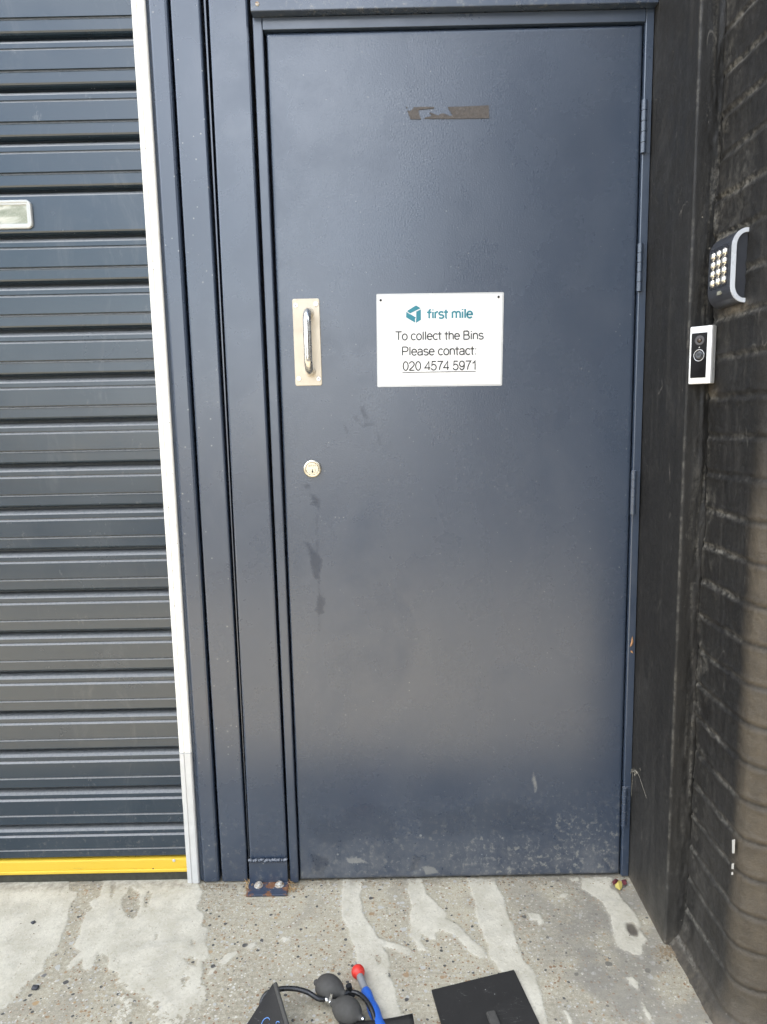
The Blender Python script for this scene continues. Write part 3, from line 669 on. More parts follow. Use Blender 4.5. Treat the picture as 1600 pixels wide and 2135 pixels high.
# grotesque lettering drawn as strokes (unit = cap height, x height 0.72)
def arc_(cx, cy, rx, ry, a0, a1, n=14): return [(cx+rx*math.cos(math.radians(a0+(a1-a0)*k/n)), cy+ry*math.sin(math.radians(a0+(a1-a0)*k/n))) for k in range(n+1)]
X_ = .725
GL = {
 'T': (.80, [[(.02, 1), (.78, 1)], [(.40, 1), (.40, 0)]]),
 'B': (.88, [[(.10, 0), (.10, 1)], [(.10, 1), (.46, 1)]+arc_(.46, .765, .26, .235, 90, -90)+[(.10, .53)], [(.46, .53)]+arc_(.50, .265, .28, .265, 90, -90)+[(.10, 0)]]),
 'P': (.86, [[(.10, 0), (.10, 1)], [(.10, 1), (.48, 1)]+arc_(.50, .73, .27, .27, 90, -90)+[(.10, .46)]]),
 'o': (.74, [arc_(.37, X_/2, .30, X_/2, 0, 360, 28)]),
 'c': (.67, [arc_(.37, X_/2, .30, X_/2, 42, 318, 22)]),
 'e': (.74, [[(.07, .385), (.665, .385)]+arc_(.37, X_/2, .297, X_/2, 4, 322, 26)]),
 'l': (.30, [[(.15, 0), (.15, 1)]]),
 'i': (.30, [[(.15, 0), (.15, X_)], [(.15, .885), (.15, 1)]]),
 't': (.45, [[(.20, .96), (.20, .14)]+arc_(.31, .12, .11, .12, 180, 275, 6), [(-.02, X_-.04), (.44, X_-.04)]]),
 'h': (.74, [[(.11, 0), (.11, 1)], [(.11, .42)]+arc_(.365, .46, .255, X_-.46, 180, 0, 14)+[(.62, 0)]]),
 'n': (.74, [[(.11, 0), (.11, X_)], [(.11, .42)]+arc_(.365, .46, .255, X_-.46, 180, 0, 14)+[(.62, 0)]]),
 'm': (1.10, [[(.11, 0), (.11, X_)], [(.11, .44)]+arc_(.33, .48, .22, X_-.48, 180, 0, 12)+[(.55, 0)], [(.55, .44)]+arc_(.77, .48, .22, X_-.48, 180, 0, 12)+[(.99, 0)]]),
 'r': (.46, [[(.11, 0), (.11, X_)], [(.11, .40)]+arc_(.36, .44, .25, X_-.44, 180, 75, 8)]),
 'f': (.46, [[(.18, 0), (.18, .78)]+arc_(.33, .80, .15, .16, 180, 70, 7), [(-.06, X_-.04), (.45, X_-.04)]]),
 's': (.66, [arc_(.33, .545, .245, .175, 25, 250, 12)+arc_(.33, .185, .265, .185, 75, -155, 12)]),
 'a': (.74, [arc_(.35, .50, .26, X_-.50, 160, 0, 12)+[(.61, .12), (.66, 0)], [(.61, .43), (.42, .39)]+arc_(.27, .20, .20, .19, 95, 270, 10)+[(.40, .02)]+arc_(.38, .25, .23, .23, -70, 0, 8)]),
 ':': (.37, [[(.18, 0), (.18, .115)], [(.18, X_-.115), (.18, X_)]]),
 '0': (.74, [arc_(.37, .5, .29, .5, 0, 360, 30)]),
 '2': (.74, [arc_(.36, .71, .28, .29, 170, -28, 14)+[(.42, .36), (.14, .11), (.07, 0)], [(.06, .0), (.66, .0)]]),
 '4': (.74, [[(.53, 0), (.53, 1), (.05, .26), (.69, .26)]]),
 '5': (.74, [[(.62, 1), (.19, 1), (.12, .50)]+arc_(.35, .33, .30, .33, 125, -160, 18)]),
 '7': (.74, [[(.07, 1), (.67, 1), (.46, .66), (.33, .30), (.29, 0)]]),
 '9': (.74, [arc_(.36, .68, .28, .32, 0, 360, 26), [(.64, .68), (.64, .5)]+arc_(.36, .45, .28, .45, 0, -155, 14)]),
 '1': (.74, [[(.14, .73), (.32, .85), (.44, 1), (.44, 0)]]),
 'g': (.74, [arc_(.37, .37, .29, .355, 0, 360, 24), [(.64, X_), (.64, 0)]+arc_(.37, -.02, .27, .26, 0, -150, 12)]),
 ' ': (.37, [])}
def ribbon(mb, pts, wd, mapf, z=0.0):
    P = [Vector(p) for p in pts]; closed = (P[0]-P[-1]).length < 1e-5
    if closed: P = P[:-1]
    n = len(P); Lf, Rt = [], []
    for i in range(n):
        a = P[i-1] if (i > 0 or closed) else None; b = P[(i+1) % n] if (i < n-1 or closed) else None
        d1 = (P[i]-a).normalized() if a is not None else None; d2 = (b-P[i]).normalized() if b is not None else None
        if d1 is None: d1 = d2
        if d2 is None: d2 = d1
        nn_ = Vector((-(d1.y+d2.y), d1.x+d2.x)); nn_ = nn_.normalized() if nn_.length > 1e-4 else Vector((-d1.y, d1.x))
        k = min(2.2, 1/max(.3, nn_.dot(Vector((-d1.y, d1.x))))); nn_ = nn_*(wd/2*k)
        Lf.append(mapf(*(P[i]+nn_))); Rt.append(mapf(*(P[i]-nn_)))
    v = Lf+Rt; m_ = n if closed else n-1
    mb.add(v, [(i, (i+1) % n, n+(i+1) % n, n+i) for i in range(m_)])
def text(name, body, mat, parent, mapf, width, stroke, tall=1.0):
    adv = 0; st_ = []
    for ch in body:
        w_, ss = GL[ch]
        for q in ss: st_.append([(adv+x, y) for x, y in q])
        adv += w_
    xs = [x for q in st_ for x, y in q]; x0, x1 = min(xs)-stroke/2, max(xs)+stroke/2; s = width/(x1-x0)
    mb = MB(); step = 0
    for q in st_:   # strokes sit in paper-thin alternating layers so crossings never share a plane
        step = (step+1) % 4
        ribbon(mb, q, stroke, lambda x, y: mapf((x-x0)*s, y*s*tall)+mapf_n*(.00006*step))
    return mb.build(name, mat, parent, recalc=False)
mapf_n = Vector((0, -1, 0))
def signline(name, body, mat, uL, uR, vbase, stroke, tall=1.0):
    a, b = onY(uL, vbase[0], -.0022), onY(uR, vbase[1], -.0022); d = Vector(b-a); wd = d.length; d.normalize(); n_ = Vector((-d.z, 0, d.x)); A = Vector(a)
    return text(name, body, mat, sign, lambda x, y: A+d*x+n_*y, wd, stroke, tall)
signline('lettering', 'first mile', M_teal, 889, 987, (664.0, 662.5), .195, .98)
signline('lettering', 'To collect the Bins', M_ink, 824, 1009, (709.0, 707.0), .138)
signline('lettering', 'Please contact:', M_ink, 838.5, 993.5, (741.0, 739.0), .138)
signline('lettering', '020 4574 5971', M_ink, 840, 992, (772.3, 770.5), .132)
ua, ub = onY(839.5, 776, -.0022), onY(992.5, 773.5, -.0022)
MB().poly([tuple(ua), tuple(ub), tuple(ub-np.array([0, 0, .0015])), tuple(ua-np.array([0, 0, .0015]))], .0002, (0, -1, 0)).build('underline', M_ink, sign)
ZL = lambda p: [tuple(onY(830+x/8.421, 625+y/8.421, -.0022)) for x, y in p]
lg = MB()
for P_ in (ZL([(160, 197), (318, 98), (400, 148), (213, 240)]), ZL([(148, 210), (206, 250), (228, 258), (318, 312), (300, 330), (302, 404), (144, 308)]), ZL([(322, 208), (404, 168), (404, 352), (316, 408), (322, 312)])):
    lg.poly(P_, .0002, (0, -1, 0))
lg.build('logo', M_teal, sign)

# ------------------------------------------------------------------ black painted wall
wall = thing('brick_wall', 'black painted brick wall with rounded corner and smooth reveal beside the door', 'wall', (1.0, -.25, 0))
def black_paint(name, bricky):
    t = NT(name)
    c = t.mix(t.ramp(t.noise(4, 5, .6, vec=t.map((1, 1, .25))), .3, .7), (.0095, .0090, .0084), (.0165, .0155, .0142))
    stv = t.ramp(t.noise(38, 6, .72, vec=t.map((1, 1, .05))), .50, .80)
    c = t.mix(t.math('MULTIPLY', stv, .34 if bricky else .26), c, (.10, .092, .08))
    cloud = t.ramp(t.noise(9, 6, .7, dist=.7), .52, .78)
    c = t.mix(t.math('MULTIPLY', cloud, .20), c, (.085, .08, .072))
    fine = t.ramp(t.noise(130, 5, .75), .58, .74)
    c = t.mix(t.math('MULTIPLY', fine, .16), c, (.20, .19, .165))
    d, vc = t.voro(55); v3 = t.sep(vc)
    spk = t.math('MULTIPLY', t.math('LESS_THAN', d, .11), t.math('GREATER_THAN', v3[0], .93))
    c = t.mix(t.math('MULTIPLY', spk, .5), c, (.30, .27, .22))
    ch = t.math('MULTIPLY', t.ramp(t.noise(210, 4, .8, vec=t.map((1, 1, .45))), .60, .70), t.ramp(t.noise(14, 4, .7), .46, .64))
    c = t.mix(t.math('MULTIPLY', ch, .55), c, (.17, .16, .14))
    sc1 = t.noise(9, 3, .5, vec=t.map((1, 1, .35), (.5, 0, 0)), dist=.6)
    c = t.mix(t.math('MULTIPLY', t.math('MULTIPLY', t.ramp(t.math('ABSOLUTE', t.math('SUBTRACT', sc1, .5)), 0, .006, 1, 0), t.ramp(t.noise(13, 3), .58, .68)), .32), c, (.20, .185, .16))
    zf = t.sep(t.tc)[2]
    fog = t.math('MULTIPLY', t.ramp(zf, .70, .0, 0, 1), t.ramp(t.noise(20, 6, .75, vec=t.map((1, 1, .2))), .28, .72, .15, 1.0))
    c = t.mix(t.math('MULTIPLY', fog, .38), c, (.095, .088, .076))
    wr = t.attr('worn')
    wm = t.math('MULTIPLY', wr, t.ramp(t.noise(75, 6, .78), .40, .62))
    c = t.mix(t.math('MULTIPLY', wm, .75), c, (.21, .195, .165))
    du_ = t.attr('grime_bounce'); c = t.mix(t.math('MULTIPLY', du_, t.ramp(t.noise(34, 5, .7), .25, .7, .55, .95)), c, (.078, .064, .046))  # corner dust mixed with street light painted into the colour
    fl = t.attr('dirt'); c = t.mix(t.math('MULTIPLY', fl, t.ramp(t.noise(80, 5, .7), .3, .7, .25, .8)), c, (.17, .14, .10))
    h = t.math('ADD', t.math('MULTIPLY', t.noise(52, 7, .72), 1.0), t.math('MULTIPLY', t.noise(260, 3, .6), .30))
    n = t.bump(h, .85 if bricky else .35, .004)
    return t.out(c, t.ramp(t.noise(25, 4, .6), .3, .7, .46, .64), 0, n, .32)
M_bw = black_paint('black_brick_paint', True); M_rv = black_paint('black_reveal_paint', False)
XR, YC, XB = .8880, -.2500, .9345
zz = np.concatenate([np.arange(-.004, 2.45, .004), [2.6, 3.0, 3.45]])
# smooth reveal + rounded arris + corner strip (one sheet of displaced skim)
def sheet(path, name, mat, dispf):
    """path: list of (x,y,nx,ny,s)"""
    pa = np.array(path); n, mz = len(pa), len(zz)
    Sg, Zg = np.meshgrid(pa[:, 4], zz, indexing='ij'); D, worn, dirt, grime_bounce = dispf(Sg, Zg)
    P = np.zeros((n, mz, 3)); P[..., 0] = pa[:, 0:1]+pa[:, 2:3]*D; P[..., 1] = pa[:, 1:2]+pa[:, 3:4]*D; P[..., 2] = Zg
    return gridmesh(name, P, mat, wall, {'worn': np.clip(worn, 0, 1), 'dirt': np.clip(dirt, 0, 1), 'grime_bounce': np.clip(grime_bounce, 0, 1)}, flip=False)
pth = []
for y in np.arange(.03, YC+.005, -.004): pth.append((XR, y, -1, 0, -y))
for k in range(7):
    a = math.pi/2*k/6; pth.append((XR+.005-.005*math.cos(a), YC+.005-.005*math.sin(a), -math.cos(a), -math.sin(a), .245+.0079*k/6))
sl_ = pth[-1][4]; nst = int((XB-XR-.005)/.0025)
for k in range(1, nst+4): pth.append((XR+.005+.0025*k, YC, 0, -1, sl_+.0025*k))
S_ARR, S_END = .249, pth[-1][4]
def d_reveal(s, z):
    D = .0016*(fbm(s*9, z*3, 21)-.5)+.0008*(fbm(s*60, z*25, 22)-.5)
    arr = np.exp(-((s-S_ARR)/.0035)**2)*(fbm(s*0+2, z*7, 23) > .40)
    D = D-arr*.0010*vnoise(s*0+1, z*40, 24)
    # ragged render filling the inner corner
    st_ = np.clip((s-.262)/.03, 0, 1)
    rough = st_*(fbm(s*70, z*9, 25)-.45)*.010+st_*(fbm(s*120, z*60, 26)-.5)*.003
    D = D+np.clip(rough, -.006, .006)
    edge = np.clip((fbm(s*140, z*10, 27)-.52)*9, 0, 1)*st_
    foot = np.exp(-z/.03)*.5
    worn = arr*.35*(vnoise(s*0+3, z*55, 51) > .35)+edge*.55+foot*.4
    return D, worn, np.exp(-np.clip(z, 0, 9)/.022)*.8, s*0
sheet(pth, 'door_reveal', M_rv, d_reveal)
# brickwork: return wall, bullnose, street face
RB = .056; YB = -.450
pth = []
for y in np.arange(YC+.006, YB, -.0035): pth.append((XB, y, -1, 0, -(y-YC)))
for k in range(25):
    a = math.pi/2*k/24; pth.append((XB+RB-RB*math.cos(a), YB-RB*math.sin(a), -math.cos(a), -math.sin(a), (YC-YB)+RB*a))
se = pth[-1][4]
for k in range(1, 60): pth.append((XB+RB+.0045*k, YB-RB, 0, -1, se+.0045*k))
for x in (1.6, 2.2, 3.2): pth.append((x, YB-RB, 0, -1, se+x-XB-RB))
CZ0, CP = 1.0385, .0780
def d_brick(s, z):
    zw = z+.010*(fbm(s*6+3, z*5, 31)-.47)+.005*(fbm(s*28, z*24, 32)-.47)
    q = (zw-CZ0)/CP; row = np.floor(q); dz = np.minimum(q-row, 1-(q-row))*CP
    off = np.where(row % 2 == 0, .112, .225)
    u = (s-off+.006*(fbm(s*5, z*20, 33)-.5))/.225; du = np.abs(u-np.round(u))*.225
    dj = np.minimum(dz, du+.0078)
    g = np.exp(-(dj/.0058)**2)
    D = -.0026*g+.0030*np.exp(-((dj-.0095)/.005)**2)*(fbm(s*30, z*30, 34))
    D = D+.0075*(fbm(s*11, z*12, 35)-.5)+.0020*(fbm(s*70, z*60, 36)-.5)+.003*(vnoise(row*7.3, np.round(u)*3.1, 37)-.5)
    # mortar ooze against the reveal
    c = np.exp(-(s/.014)**2); D = D+c*.014*(fbm(s*60, z*14, 38)-.50)-.016*np.exp(-(s/.0035)**2)*np.clip((fbm(s*0+5, z*6, 44)-.36)*6, 0, 1)
    # dirty fillet at the foot
    D = D+.030*np.exp(-np.clip(z, 0, 9)/.030)+.006*np.exp(-np.clip(z, 0, 9)/.12)
    fadew = np.clip(1.15-(s-.13)/.10, .18, 1.15)
    lip = np.exp(-((dj-.003)/.0034)**2)*np.clip((fbm(s*11, z*9, 39)-.30)*3.0, 0, 1)*np.where(du < dz, .35, 1)
    worn = lip*fadew+c*np.clip((fbm(s*80, z*12, 40)-.42)*5, 0, 1)*.8*(s > .005)+.5*np.exp(-(s/.07)**2)*np.clip((fbm(s*38, z*30, 46)-.52)*6, 0, 1)
    hi = np.clip((z-1.2)/.8, 0, 1)
    worn = worn+hi*.35*np.clip((fbm(s*9, z*9, 43)-.52)*5, 0, 1)
    dirt = np.exp(-np.clip(z, 0, 9)/.03)*.7
    # orange dirt under keypad and doorbell
    dirt = dirt+1.1*np.exp(-((z-1.437)/.010)**2-((s-.105)/.05)**2)+.7*np.exp(-((z-1.283)/.016)**2-((s-.02)/.03)**2)
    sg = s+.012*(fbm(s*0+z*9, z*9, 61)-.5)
    grime_bounce = np.clip((sg-.185)/.035, 0, 1)*np.clip(1-(z-1.0)/.25, .1, 1)*(1-.8*np.exp(-(dj/.0035)**2))  # road dust and street bounce light, painted together on the bullnose
    return D, worn, dirt, grime_bounce
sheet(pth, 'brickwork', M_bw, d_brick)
# unseen masonry above and to the left, sized to keep the doorway in shade
M_masonry = simple('dark_masonry', (.10, .085, .07), .85, 0, 8, .3, .4, 40)
um = MB()
um.box(-7.6, 3.2, -.012, .30, 2.602, 6.0); um.box(-7.6, -2.76, -.012, .30, 0, 2.6015)
um.box(-2.9, 3.2, .105, .30, -.05, 2.6015)
um.box(-7.6, 3.2, .3005, 4.5, 5.75, 5.98); um.box(-7.6, -7.4, .3005, 4.5, 0, 5.749); um.box(3.0, 3.2, .3005, 4.5, 0, 5.749)
um.box(.888, 3.2, -.2, .0995, 2.62, 3.44)
um.build('shade_masonry', M_masonry, wall)

# paint dabs near the street corner
def dab(pix, mat):
    P_ = []
    for u, v_ in pix:
        d = ray(u, v_); tt = ((XB-.006)-CAM[0])/d[0]; P_.append(Vector(CAM+d*tt))
    return MB().poly(P_, .0012, (-1, 0, 0)).build('paint_dab', mat, wall)
M_dabw = simple('white_dab', (.45, .44, .41), .6, 0, 90, .3)
dab([(1528, 1751), (1533, 1750), (1532, 1779), (1528, 1779)], M_dabw); dab([(1527, 1801), (1531, 1800), (1530, 1812), (1526.5, 1812)], M_dabw); dab([(1526, 1819), (1529, 1818), (1529, 1824), (1526, 1824)], M_dabw)
# ------------------------------------------------------------------ keypad
kp = thing('keypad', 'black door entry keypad with twelve round steel buttons and white side trim', 'keypad', (XB, -.35, 1.44))
M_kp = simple('keypad_plastic', (.030, .032, .038), .34, 0, 18, .15, 0, 120, rvar=.05)
M_ktrim = simple('keypad_trim', (.52, .54, .57), .32, .1, 25, .06)
KY0, KY1, KZ0, KZ1, KXF = -.2900, -.3860, 1.4450, 1.5785, .9065
def kprof(ins, n=8):
    """side outline in (x,z): curved top and bottom sweeping back to the wall"""
    r = .032-ins; x_f = KXF+ins; rx = XB-.002-x_f; z1, z0 = KZ1-ins, KZ0+ins; p = [(XB+.001, z1)]
    for k in range(n+1):
        a = math.pi/2*k/n; p.append((x_f+rx-rx*math.sin(a), z1-r+r*math.cos(a)))
    for k in range(n+1):
        a = math.pi/2*k/n; p.append((x_f+rx-rx*math.cos(a), z0+r-r*math.sin(a)))
    p.append((XB+.001, z0)); return p
def prism_y(mb, pr, y0, y1, smooth=False):
    n = len(pr); v = [(x, y0, z) for x, z in pr]+[(x, y1, z) for x, z in pr]
    f = [(i, (i+1) % n, n+(i+1) % n, n+i) for i in range(n)]+[tuple(range(n)), tuple(range(n, 2*n))[::-1]]
    return mb.add(v, f, smooth)
body = MB(); prism_y(body, kprof(.0), KY0-.003, KY1+.0005)
prism_y(body, kprof(.0025), KY0, KY0-.0031)
kb = body.build('keypad_body', M_kp, kp)
# trim band: outer profile minus inset profile, on the street-facing side
po, pi_ = kprof(-.0004), kprof(.0074)
tb = MB(); n = len(po); v = []; f = []
for y in (KY1+.0004, KY1-.0030):
    v += [(x, y, z) for x, z in po]+[(x, y, z) for x, z in pi_]
for i in range(n-1):
    f += [(2*n+i, 2*n+i+1, 3*n+i+1, 3*n+i), (i, i+1, 2*n+i+1, 2*n+i), (n+i, n+i+1, 3*n+i+1, 3*n+i)]
tb.add(v, f).build('side_trim', M_ktrim, kp)
pan = MB()
prr = rrect(KY1+.014, KY0-.010, KZ0+.034, KZ1-.022, .006)
pan.add([(KXF-.0008, y, z) for y, z in prr]+[(KXF+.002, y, z) for y, z in prr], [tuple(range(len(prr)))]+[(i, (i+1) % len(prr), len(prr)+(i+1) % len(prr), len(prr)+i) for i in range(len(prr))])
pan.build('button_panel', simple('panel_dark', (.018, .018, .022), .25, 0, 60, .3), kp)
M_chrome = simple('chrome_button', (.80, .76, .68), .12, 1.0, 60, .05)
yb = [KY0-.0235, KY0-.0465, KY0-.0695]; zb_ = [KZ1-.0365-.0170*i for i in range(4)]
for z_ in zb_:
    for y in yb:
        MB().lathe((KXF-.0006, y, z_), (-1, 0, 0), [(0, .0085), (.0015, .0085), (.0026, .0078), (.0026, .0066), (.0040, .0060), (.0052, .0040), (.0056, .0015)], 24).build('button', M_chrome, kp)
ind = MB(); prr = rrect(-.350, -.335, KZ0+.0205, KZ0+.0275, .003)
ind.add([(KXF-.0012, y, z) for y, z in prr]+[(KXF+.002, y, z) for y, z in prr], [tuple(range(len(prr)))]+[(i, (i+1) % len(prr), len(prr)+(i+1) % len(prr), len(prr)+i) for i in range(len(prr))])
ind.build('indicator_light', simple('indicator_lens', (.25, .25, .20), .4), kp)

# ------------------------------------------------------------------ video doorbell, set at an angle across the corner
db = thing('video_doorbell', 'white and black video doorbell mounted at an angle on the black corner', 'doorbell', (.91, -.27, 1.30))
ang = math.radians(46); P1 = Vector((.8862, -.2630, 0)); ex = Vector((math.cos(ang), -math.sin(ang), 0)); nn = Vector((-math.sin(ang), -math.cos(ang), 0))
BZ0, BZ1, BW = 1.2985, 1.4145, .0465
DM = Matrix(((ex.x, -nn.x, 0, P1.x), (ex.y, -nn.y, 0, P1.y), (0, 0, 1, BZ0), (0, 0, 0, 1)))   # local x across, y into the wall, z up
BH = BZ1-BZ0
M_bell = simple('bell_casing', (.66, .655, .64), .38, .25, 30, .04)
case = MB()
case.box(0, BW, .001, .020, 0, BH, .0022, 3, DM)
cs = case.build('casing', M_bell, db)
MB().box(.004, BW-.004, .019, .040, .006, BH-.006, 0, 1, DM).build('wedge_mount', M_dark, db)
bez = MB().box(BW-.0105, BW-.0008, -.0012, .004, .0003, BH-.0003, .0012, 2, DM).build('side_rail', M_bell, db)
M_glossb = simple('gloss_black', (.004, .004, .0045), .12, 0, 30, .1, spec=.12, rvar=.02)
fp = MB().box(.0045, BW-.0108, -.0006, .0035, .0125, BH-.0135, .0003, 1, DM).build('face_plate', M_glossb, db)
def dpt(x, y, z): return DM @ Vector((x, y, z))
cxm = (.0045+BW-.0108)/2+.001
lens = MB().lathe(dpt(cxm, -.0004, BH-.0285), nn, [(0, .0098), (.0008, .0098), (.0010, .0085), (.0007, .0060)], 32).build('camera_lens', simple('lens_ring', (.045, .043, .045), .4), db)
MB().lathe(dpt(cxm, -.0008, BH-.0285), nn, [(0, .0052), (.0012, .0048), (.0024, .0034), (.0028, .001)], 24).build('lens_dome', simple('lens_glass', (.025, .015, .010), .05), lens)
MB().lathe(dpt(cxm+.0015, -.0032, BH-.0280), nn, [(0, .0011), (.0003, .0007)], 12).build('lens_core', simple('lens_core', (.55, .45, .33), .3), lens)
MB().lathe(dpt(cxm, -.0006, BH-.0425), nn, [(0, .0012), (.0004, .0009)], 12).build('status_light', simple('status_lens', (.5, .48, .45), .3), db)
btn = MB().lathe(dpt(cxm, -.0005, .0575), nn, [(0, .0090), (.0010, .0088), (.0016, .006), (.0012, .002)], 32).build('bell_button', simple('button_dark', (.02, .022, .025), .12), db)
rg_ = MB(); n = 40; cpt = [dpt(cxm+.0103*math.cos(2*math.pi*k/n), -.0010, .0575+.0113*math.sin(2*math.pi*k/n)) for k in range(n+1)]
rg_.tube(cpt, .0007, 8).build('button_ring', simple('ring_silver', (.55, .55, .55), .25, .6), btn)
text('lettering', 'ring', simple('faint_grey', (.50, .50, .49), .4), db, lambda x, y: dpt(.0120+x, .0007, .0052+y), .0135, .12)

# ------------------------------------------------------------------ tools on the ground
M_rubber = simple('black_rubber', (.064, .060, .053), .68, 0, 60, .25, .15, 300, spec=.25)
M_hose = simple('hose_rubber', (.014, .014, .014), .35, 0, 60, .2)
t = NT('black_sheet'); c = t.mix(t.noise(14, 4), (.021, .0195, .0175), (.031, .029, .026))
c = t.mix(t.math('MULTIPLY', t.ramp(t.noise(60, 6, .75, dist=.5), .60, .75), .35), c, (.13, .12, .11))
d, vc = t.voro(110); v3 = t.sep(vc); c = t.mix(t.math('MULTIPLY', t.math('LESS_THAN', d, .10), t.math('GREATER_THAN', v3[0], .93)), c, (.32, .31, .29))
wv = t.noise(14, 3, .5, vec=t.map((1, 5, 1), (0, 0, .6)), dist=.4)
c = t.mix(t.math('MULTIPLY', t.math('MULTIPLY', t.ramp(t.math('ABSOLUTE', t.math('SUBTRACT', wv, .5)), 0, .004, 1, 0), t.ramp(t.noise(22, 3), .52, .62)), .5), c, (.25, .24, .22))
M_sheet = t.out(c, t.ramp(t.noise(30, 3), .3, .7, .46, .62), 0, t.bump(t.noise(180, 3), .12, .001), .25)
M_chr = simple('chrome_fitting', (.75, .75, .74), .12, 1.0, 60, .05)
def spl(pts, n=8):
    P = [Vector(p) for p in pts]; P = [P[0]*2-P[1]]+P+[P[-1]*2-P[-2]]; out = []
    for i in range(1, len(P)-2):
        for k in range(n):
            u = k/n; a, b, c, d = P[i-1:i+3]
            out.append(0.5*((2*b)+(c-a)*u+(2*a-5*b+4*c-d)*u*u+(-a+3*b-3*c+d)*u**3))
    out.append(P[-2]); return out
def G(u, v, z): return Vector(onZ(u, v, z))
def bulb(mb, a, b, rad, n=28):
    """squeeze bulb from a (tail nub) to b (valve end)"""
    ax = (b-a); L = ax.length
    prof = [(0, .004), (.03*L, .0062), (.07*L, .0066), (.10*L, .0078)]
    for k in range(1, 16):
        u = k/16; prof.append(((.10+.80*u)*L, .0078+(rad-.0078)*math.sin(math.pi*u**.92)**.62))
    prof += [(.91*L, .0088), (.955*L, .0078), (L, .0068)]
    return mb.lathe(a, ax, prof, n)
# air wedge 1: the one whose bulb lies nearer the door, hose running to the bag at the bottom edge
aw = thing('air_wedge', 'black hand pump bulb with upright valve and short curved hose, lying nearer the door', 'air wedge', (.13, -.40, 0), 'inflatable air wedges on the pavement')
a = G(656, 2047, .027); b = G(720, 2074, .026)
bulb(MB(), a, b, .0265).build('pump_bulb', M_rubber, aw)
va, vb_ = G(727, 2054, .038), G(734, 2078, .012)
vm = MB().tube([va, va.lerp(vb_, .22), va.lerp(vb_, .24), va.lerp(vb_, .62), va.lerp(vb_, .66), vb_], [.0066, .0066, .0058, .0056, .0068, .0066], 18)
vm.tube([b-(b-a).normalized()*.004, va.lerp(vb_, .5)], .0052, 14)
vm.build('release_valve', M_hose, aw)
MB().tube(spl([va.lerp(vb_, .55), G(748, 2072, .024), G(763, 2085, .026), G(774, 2103, .024), G(781, 2122, .018), G(786, 2140, .012), G(790, 2160, .010)]), .0049, 14).build('hose', M_hose, aw)
bg2 = MB(); A_, B_ = G(707, 2127, .020), G(861, 2117, .030)
nu, nv = 14, 14; Pg = []
back = Vector((.02, -.19, 0))
for side in (0, 1):
    for i in range(nu+1):
        for j in range(nv+1):
            u, v_ = i/nu, j/nv; p = A_.lerp(B_, u)+back*v_
            lift = .010*math.sin(math.pi*u)*-1+.008*u*u
            z_ = (p.z*(1-v_)+.010*v_)+lift*(1-v_)*.6
            th = .0035+.004*math.sin(math.pi*u)*math.sin(math.pi*v_)
            Pg.append((p.x, p.y, max(.004, z_-(th if side else 0))))
W_ = nv+1; N_ = (nu+1)*W_; f = []
for i in range(nu):
    for j in range(nv):
        q = (i*W_+j, (i+1)*W_+j, (i+1)*W_+j+1, i*W_+j+1); f += [q, tuple(N_+k for k in q[::-1])]
for i in range(nu):
    f += [(i*W_, N_+i*W_, N_+(i+1)*W_, (i+1)*W_), (i*W_+nv, (i+1)*W_+nv, N_+(i+1)*W_+nv, N_+i*W_+nv)]
for j in range(nv):
    f += [(j, j+1, N_+j+1, N_+j), (nu*W_+j, N_+nu*W_+j, N_+nu*W_+j+1, nu*W_+j+1)]
bg2.add(Pg, f, True).build('inflatable_bag', M_sheet, aw)
# air wedge 2: chrome collared bulb, hose running left behind a raised bag corner
aw2 = thing('air_wedge', 'hand pump bulb with chrome collar and hose running left to a raised black bag corner', 'air wedge', (.05, -.43, 0), 'inflatable air wedges on the pavement')
a = G(756, 2124, .023); b = G(692, 2090, .024)
bulb(MB(), a, b, .0265).build('pump_bulb', M_rubber, aw2)
MB().tube([a+(a-b).normalized()*.004, a], .0042, 12).build('end_valve', M_chr, aw2)
dcl = (b-a).normalized()
c1 = b+dcl*.001; c2 = b+dcl*.015
MB().tube([c1, c1.lerp(c2, .3), c1.lerp(c2, .34), c1.lerp(c2, .8), c2], [.0062, .0062, .0052, .0054, .0056], 18).build('chrome_collar', M_chr, aw2)
cv = c1.lerp(c2, .2)
MB().tube([cv, cv+Vector((.004, .004, .016))], [.0048, .0042], 14).build('bleed_screw', M_chr, aw2)
MB().tube(spl([c2, G(664, 2082, .028), G(642, 2069, .034), G(618, 2062, .038), G(596, 2061, .040), G(576, 2064, .040), G(556, 2072, .036), G(547, 2086, .028), G(545, 2100, .020)]), .0052, 14).build('hose', M_hose, aw2)
# bag: stiff black panel with a corner standing up towards the door
top = G(571, 2048, .070)
Lp, Rp = G(507, 2150, .040), G(600, 2150, .040)
Lp2, Rp2 = top+(Lp-top)*2.3, top+(Rp-top)*2.3; Lp2.z = .006; Rp2.z = .006
bgm = MB(); nrm = (Rp2-top).cross(Lp2-top).normalized()
if nrm.z < 0: nrm = -nrm
N1 = 16; v = []; f = []
def bagpt(u, t_, side):
    L0, R0 = top.lerp(Lp2, t_), top.lerp(Rp2, t_); p = L0.lerp(R0, u)
    p = p-nrm*(.010*t_*math.sin(math.pi*u))
    return p-nrm*(.0055 if side else 0)
for side in (0, 1):
    for i in range(N1+1):
        for j in range(9): v.append(bagpt(j/8, .012+.988*i/N1, side))
NN = (N1+1)*9
for i in range(N1):
    for j in range(8):
        q = (i*9+j, i*9+j+1, (i+1)*9+j+1, (i+1)*9+j); f += [q, tuple(NN+k for k in q[::-1])]
    f += [(i*9, (i+1)*9, NN+(i+1)*9, NN+i*9), (i*9+8, NN+i*9+8, NN+(i+1)*9+8, (i+1)*9+8)]
